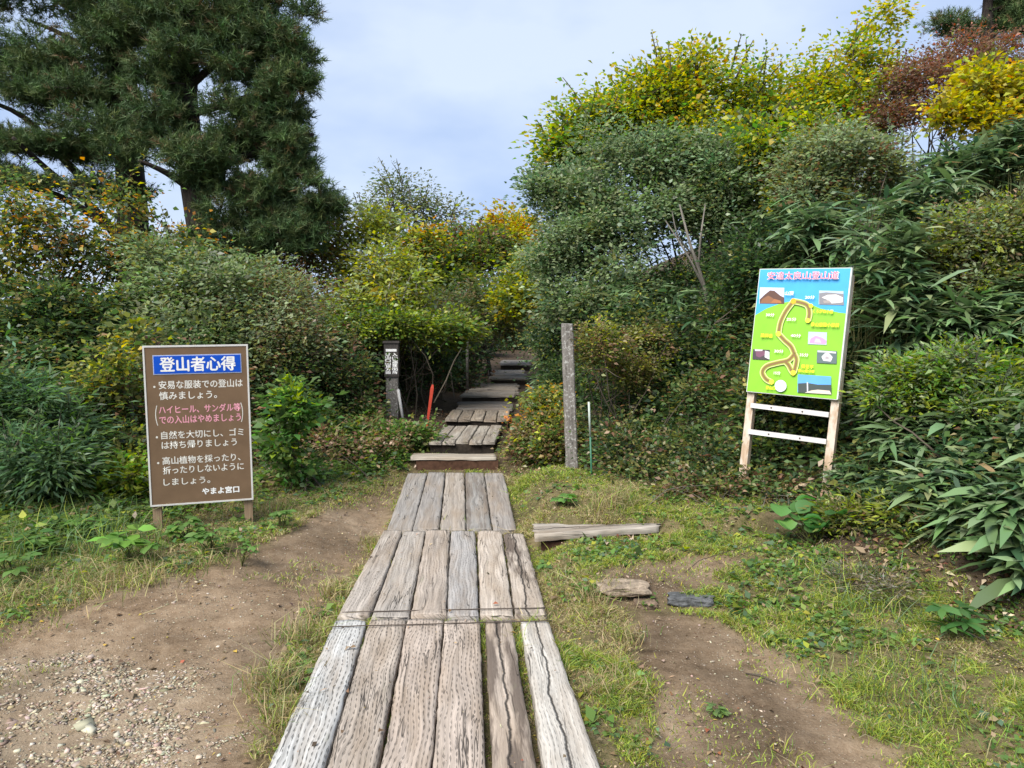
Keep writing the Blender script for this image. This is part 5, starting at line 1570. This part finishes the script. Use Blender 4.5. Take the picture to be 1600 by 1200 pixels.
V, lp, sz2 = rhomb(np.stack([x, y, z], 1), A, N, (.016 + .0045 * y).clip(0, .042) * sz_ * (1 + .4 * vz), (.011 + .0028 * y).clip(0, .026) * sz_ * (1 + .4 * vz))
col = pick([(3, (.13, .23, .05)), (2, (.085, .16, .045)), (2, (.20, .27, .06)), (.8, (.11, .18, .10)), (.5, TAN), (.3, G_YEL)], n)
me = new_mesh('ground_cover', V, lp, sz2, M_LEAF, colors=col.clip(.01, .9))
tag(link('ground_cover', me), 'low leafy weeds covering the foot of both thickets', 'weeds', kind='stuff')
print('weeds', n)

# undergrowth on the banks inside the thickets
nU = 760000
y = 1.6 + 20 * rng.random(nU) ** 1.1
x = (rng.random(nU) * 2 - 1) * (y * .95 + 3.2)
dR = x - xright(y); dL = xleft(y) - x
c1 = fbm(x * 2.6, y * 2.6, 501, 3)
ok = np.where(x > xpath(y), dR, dL)
pr = sstep(.1, .6, ok) * np.clip((c1 - .30) * 4, .05, 1)
pr *= (np.abs(x - xpath(y)) > .62)
keep = rng.random(nU) < pr
x, y, ok, c1 = x[keep], y[keep], ok[keep], c1[keep]; n = len(x)
z = height(x, y) + .02 + rng.random(n) ** 1.3 * np.clip(.06 + .38 * ok, .05, .5) * (.4 + c1)
A = unit(rng.normal(size=(n, 3)) * [1, 1, .35] + [0, 0, .1]); N = unit(np.array([0, 0, 1.]) + rng.normal(size=(n, 3)) * .5)
sz_ = np.exp(.3 * rng.normal(size=n))
V, lp, sz2 = rhomb(np.stack([x, y, z], 1), A, N, .058 * sz_, .032 * sz_)
col = pick([(4, G_DARK), (3, G_MID), (1.4, G_OLIVE), (.25, BRN), (.15, TAN)], n)
me = new_mesh('undergrowth', V, lp, sz2, M_LEAF, colors=col.clip(.01, .9))
tag(link('undergrowth', me), 'dark low undergrowth on the banks beneath the shrubs', 'undergrowth', kind='stuff')
print('undergrowth', n)

# taller tufts of dry grass
tb_ = []
for px, py, cnt, rad, hh in ((965, 792, 260, .16, .20), (940, 800, 120, .14, .13), (430, 1075, 300, .12, .13), (470, 1000, 220, .12, .11), (520, 930, 160, .1, .10), (455, 1130, 260, .12, .12),
                         (110, 835, 420, .35, .26), (180, 850, 300, .3, .22), (30, 870, 300, .3, .2), (420, 800, 200, .25, .15), (60, 930, 300, .3, .12), (180, 915, 300, .3, .12), (300, 880, 300, .3, .11),
                         (930, 940, 200, .14, .11), (960, 1080, 240, .12, .10), (980, 1000, 150, .1, .09), (1360, 950, 420, .28, .14), (1400, 1060, 420, .3, .11), (1300, 900, 260, .25, .10), (1500, 1120, 300, .3, .1), (870, 905, 150, .1, .08),
                         (580, 850, 120, .08, .08), (640, 700, 100, .2, .12)):
    p = GP(px, py)
    tb_.append(np.stack([p[0] + rng.normal(size=cnt) * rad * .6, p[1] + rng.normal(size=cnt) * rad * .6, np.full(cnt, hh), np.full(cnt, float(px > 1000) + 2 * float(px < 200 and py < 900))], 1))
T_ = np.concatenate(tb_); x, y, hh, kd = T_.T
kp = ~boards(x, y); x, y, hh, kd = x[kp], y[kp], hh[kp], kd[kp]; n = len(x)
z = height(x, y) - .005
A = unit(np.stack([rng.normal(size=n) * .42, rng.normal(size=n) * .42, np.ones(n)], 1))
B = unit(np.cross(A, rng.normal(size=(n, 3))))
bendv = np.stack([rng.normal(size=n), rng.normal(size=n), np.zeros(n)], 1) * .5
L = (hh * np.exp(.3 * rng.normal(size=n)))[:, None]; Wv = (.0026 + .0005 * y)[:, None]
P = np.stack([x, y, z], 1)
V = np.stack([P - B * Wv / 2, P + B * Wv / 2, P + A * L * .55 + B * Wv * .4, P + A * L * .55 - B * Wv * .4, P + A * L + bendv * L - [0, 0, .2] * L], 1).reshape(-1, 3)
b5 = (np.arange(n) * 5)[:, None]
lp = np.concatenate([b5 + [[0, 1, 2, 3]], b5 + [[3, 2, 4]]], 1).ravel()
col = pick([(3, straw), (1.5, dry), (1.2, gr), (.6, lime)], n)
col = np.where((kd == 1)[:, None], pick([(2, lime), (2, gr), (1, blu), (1, straw)], n), col)
col = np.where((kd == 2)[:, None], pick([(3, gr), (2, blu), (1, lime), (.6, straw)], n), col)
me = new_mesh('tall_grass', V, lp, np.tile([4, 3], n), M_GRASS, colors=np.repeat(col, 2, 0).clip(.01, .9))
tag(link('tall_grass', me), 'taller loose tufts of dry and green grass on the verges', 'grass', kind='stuff')

# dead leaves under the thicket edges
x, y = scatter(120000, 3.6, 12)
s, wl, wr = zone(x, y)
c1 = fbm(x * 2.4, y * 2.4, 301)
e_r = np.exp(-((x - xright(y) - .05) / .35) ** 2) * (x > 0); e_l = np.exp(-((xleft(y) - x) / .4) ** 2) * (x < 0) * (y > 7)
pr = np.clip(e_r * .8 + e_l * .7, 0, 1) * np.clip((c1 - .42) * 4, 0, 1) + .25 * np.exp(-((y - 5.75) / .12) ** 2) * (x > .45) * (x < 1.3)
pr = np.where(boards(x, y), 0, pr)
keep = rng.random(len(x)) < pr * .8
x, y = x[keep], y[keep]; n = len(x)
z = height(x, y) + .006 + rng.random(n) * .02
A = unit(rng.normal(size=(n, 3)) * [1, 1, .35]); N = unit(np.array([0, 0, 1.]) + rng.normal(size=(n, 3)) * .5)
sz_ = np.exp(.35 * rng.normal(size=n))
V, lp, sz2 = rhomb(np.stack([x, y, z], 1), A, N, .042 * sz_, .019 * sz_, .3)
col = pick([(3, (.30, .22, .14)), (2, (.20, .12, .07)), (1.6, (.42, .34, .25)), (1, (.14, .06, .035))], n)
me = new_mesh('leaf_litter', V, lp, sz2, M_LITTER, colors=col.clip(.01, .9))
tag(link('leaf_litter', me), 'dry tan and brown dead leaves along the foot of the thickets', 'dead leaves', kind='stuff')

# small bits of dry leaf, bark and twig over all the ground
x, y = scatter(170000, 1.9, 9)
dm = dirt_mask(x, y); c1 = fbm(x * 3, y * 3, 331, 3)
pr = np.clip((c1 - .35) * 3, .08, 1) * np.where(dm > .5, .16, .5)
pr = np.where(boards(x, y), .012, pr)
bd = boards(x, y)
keep = rng.random(len(x)) < pr
x, y, bd = x[keep], y[keep], bd[keep]; n = len(x)
zb_ = np.interp(y, [2.2, 4.32, 6.42, 8.5], [.012, -.074, -.144, -.086]) + .008
z = np.where(bd, zb_, height(x, y) + np.where(dirt_mask(x, y) > .5, -.016, .006))
A = unit(rng.normal(size=(n, 3)) * [1, 1, .25]); N = unit(np.array([0, 0, 1.]) + rng.normal(size=(n, 3)) * .35)
sz_ = np.exp(.5 * rng.normal(size=n)).clip(.4, 2.4)
thin = np.where(rng.random(n) < .4, .18, .6)
V, lp, sz2 = rhomb(np.stack([x, y, z], 1), A, N, .016 * sz_, .016 * sz_ * thin, .25)
col = pick([(3, (.25, .185, .115)), (2, (.15, .095, .055)), (1.6, (.36, .29, .20)), (1.4, (.07, .05, .035)), (.5, (.36, .26, .05)), (.3, (.24, .08, .04))], n)
me = new_mesh('ground_debris', V, lp, sz2, M_LITTER, colors=col.clip(.01, .9))
tag(link('ground_debris', me), 'small dry bits of leaf, bark and twig strewn over the ground', 'debris', kind='stuff')
print('debris', n)

# gravel on the bare earth
IV = np.array([(a, b, c) for a in (-.8, .8) for b in (-.8, .8) for c in (-.8, .8)], float)
IF = np.array([(0, 1, 3), (0, 3, 2), (4, 6, 7), (4, 7, 5), (0, 4, 5), (0, 5, 1), (2, 3, 7), (2, 7, 6), (0, 2, 6), (0, 6, 4), (1, 5, 7), (1, 7, 3)])
x, y = scatter(900000, 1.9, 8.5)
dm = dirt_mask(x, y); gm = sstep(-.1, .35, sdist(x, y, GRAVEL) + (fbm(x * 2, y * 2, 41) - .5) * .9)
c1 = fbm(x * 3.1, y * 3.1, 401)
pr = (dm > .55) * (.035 + .8 * gm * np.clip((c1 - .34) * 4, .06, 1) + .03 * np.clip((c1 - .5) * 5, 0, 1))
pr = np.where(boards(x, y), 0, pr)
keep = rng.random(len(x)) < pr
x, y, gm = x[keep], y[keep], gm[keep]; n = len(x)
z = height(x, y) - .0255
sz_ = .0028 * np.exp(.42 * rng.normal(size=n)) * (1 + .5 * gm)
sc = sz_[:, None] * np.stack([np.exp(.3 * rng.normal(size=n)), np.exp(.35 * rng.normal(size=n)), .5 * np.exp(.25 * rng.normal(size=n))], 1)
an = rng.random(n) * 6.28
V = IV[None] * (1 + .38 * rng.normal(size=(n, len(IV), 3)).clip(-1.6, 1.6)) * sc[:, None, :]
ca, sa = np.cos(an)[:, None], np.sin(an)[:, None]
V = np.stack([V[..., 0] * ca - V[..., 1] * sa, V[..., 0] * sa + V[..., 1] * ca, V[..., 2]], -1) + np.stack([x, y, z + sc[:, 2] * .25], 1)[:, None]
lp = (IF[None] + (np.arange(n) * len(IV))[:, None, None]).ravel()
col = np.repeat(pick([(3, (.33, .275, .20)), (3, (.42, .37, .29)), (2, (.24, .185, .13)), (.3, (.18, .15, .125))], n), len(IF), 0)
me = new_mesh('gravel', V.reshape(-1, 3), lp, np.full(n * len(IF), 3), M_LITTER, colors=col.clip(.01, .8))
tag(link('gravel', me), 'pale angular gravel scattered over the brown earth at the lower left', 'gravel', kind='stuff')
print('stones', n)
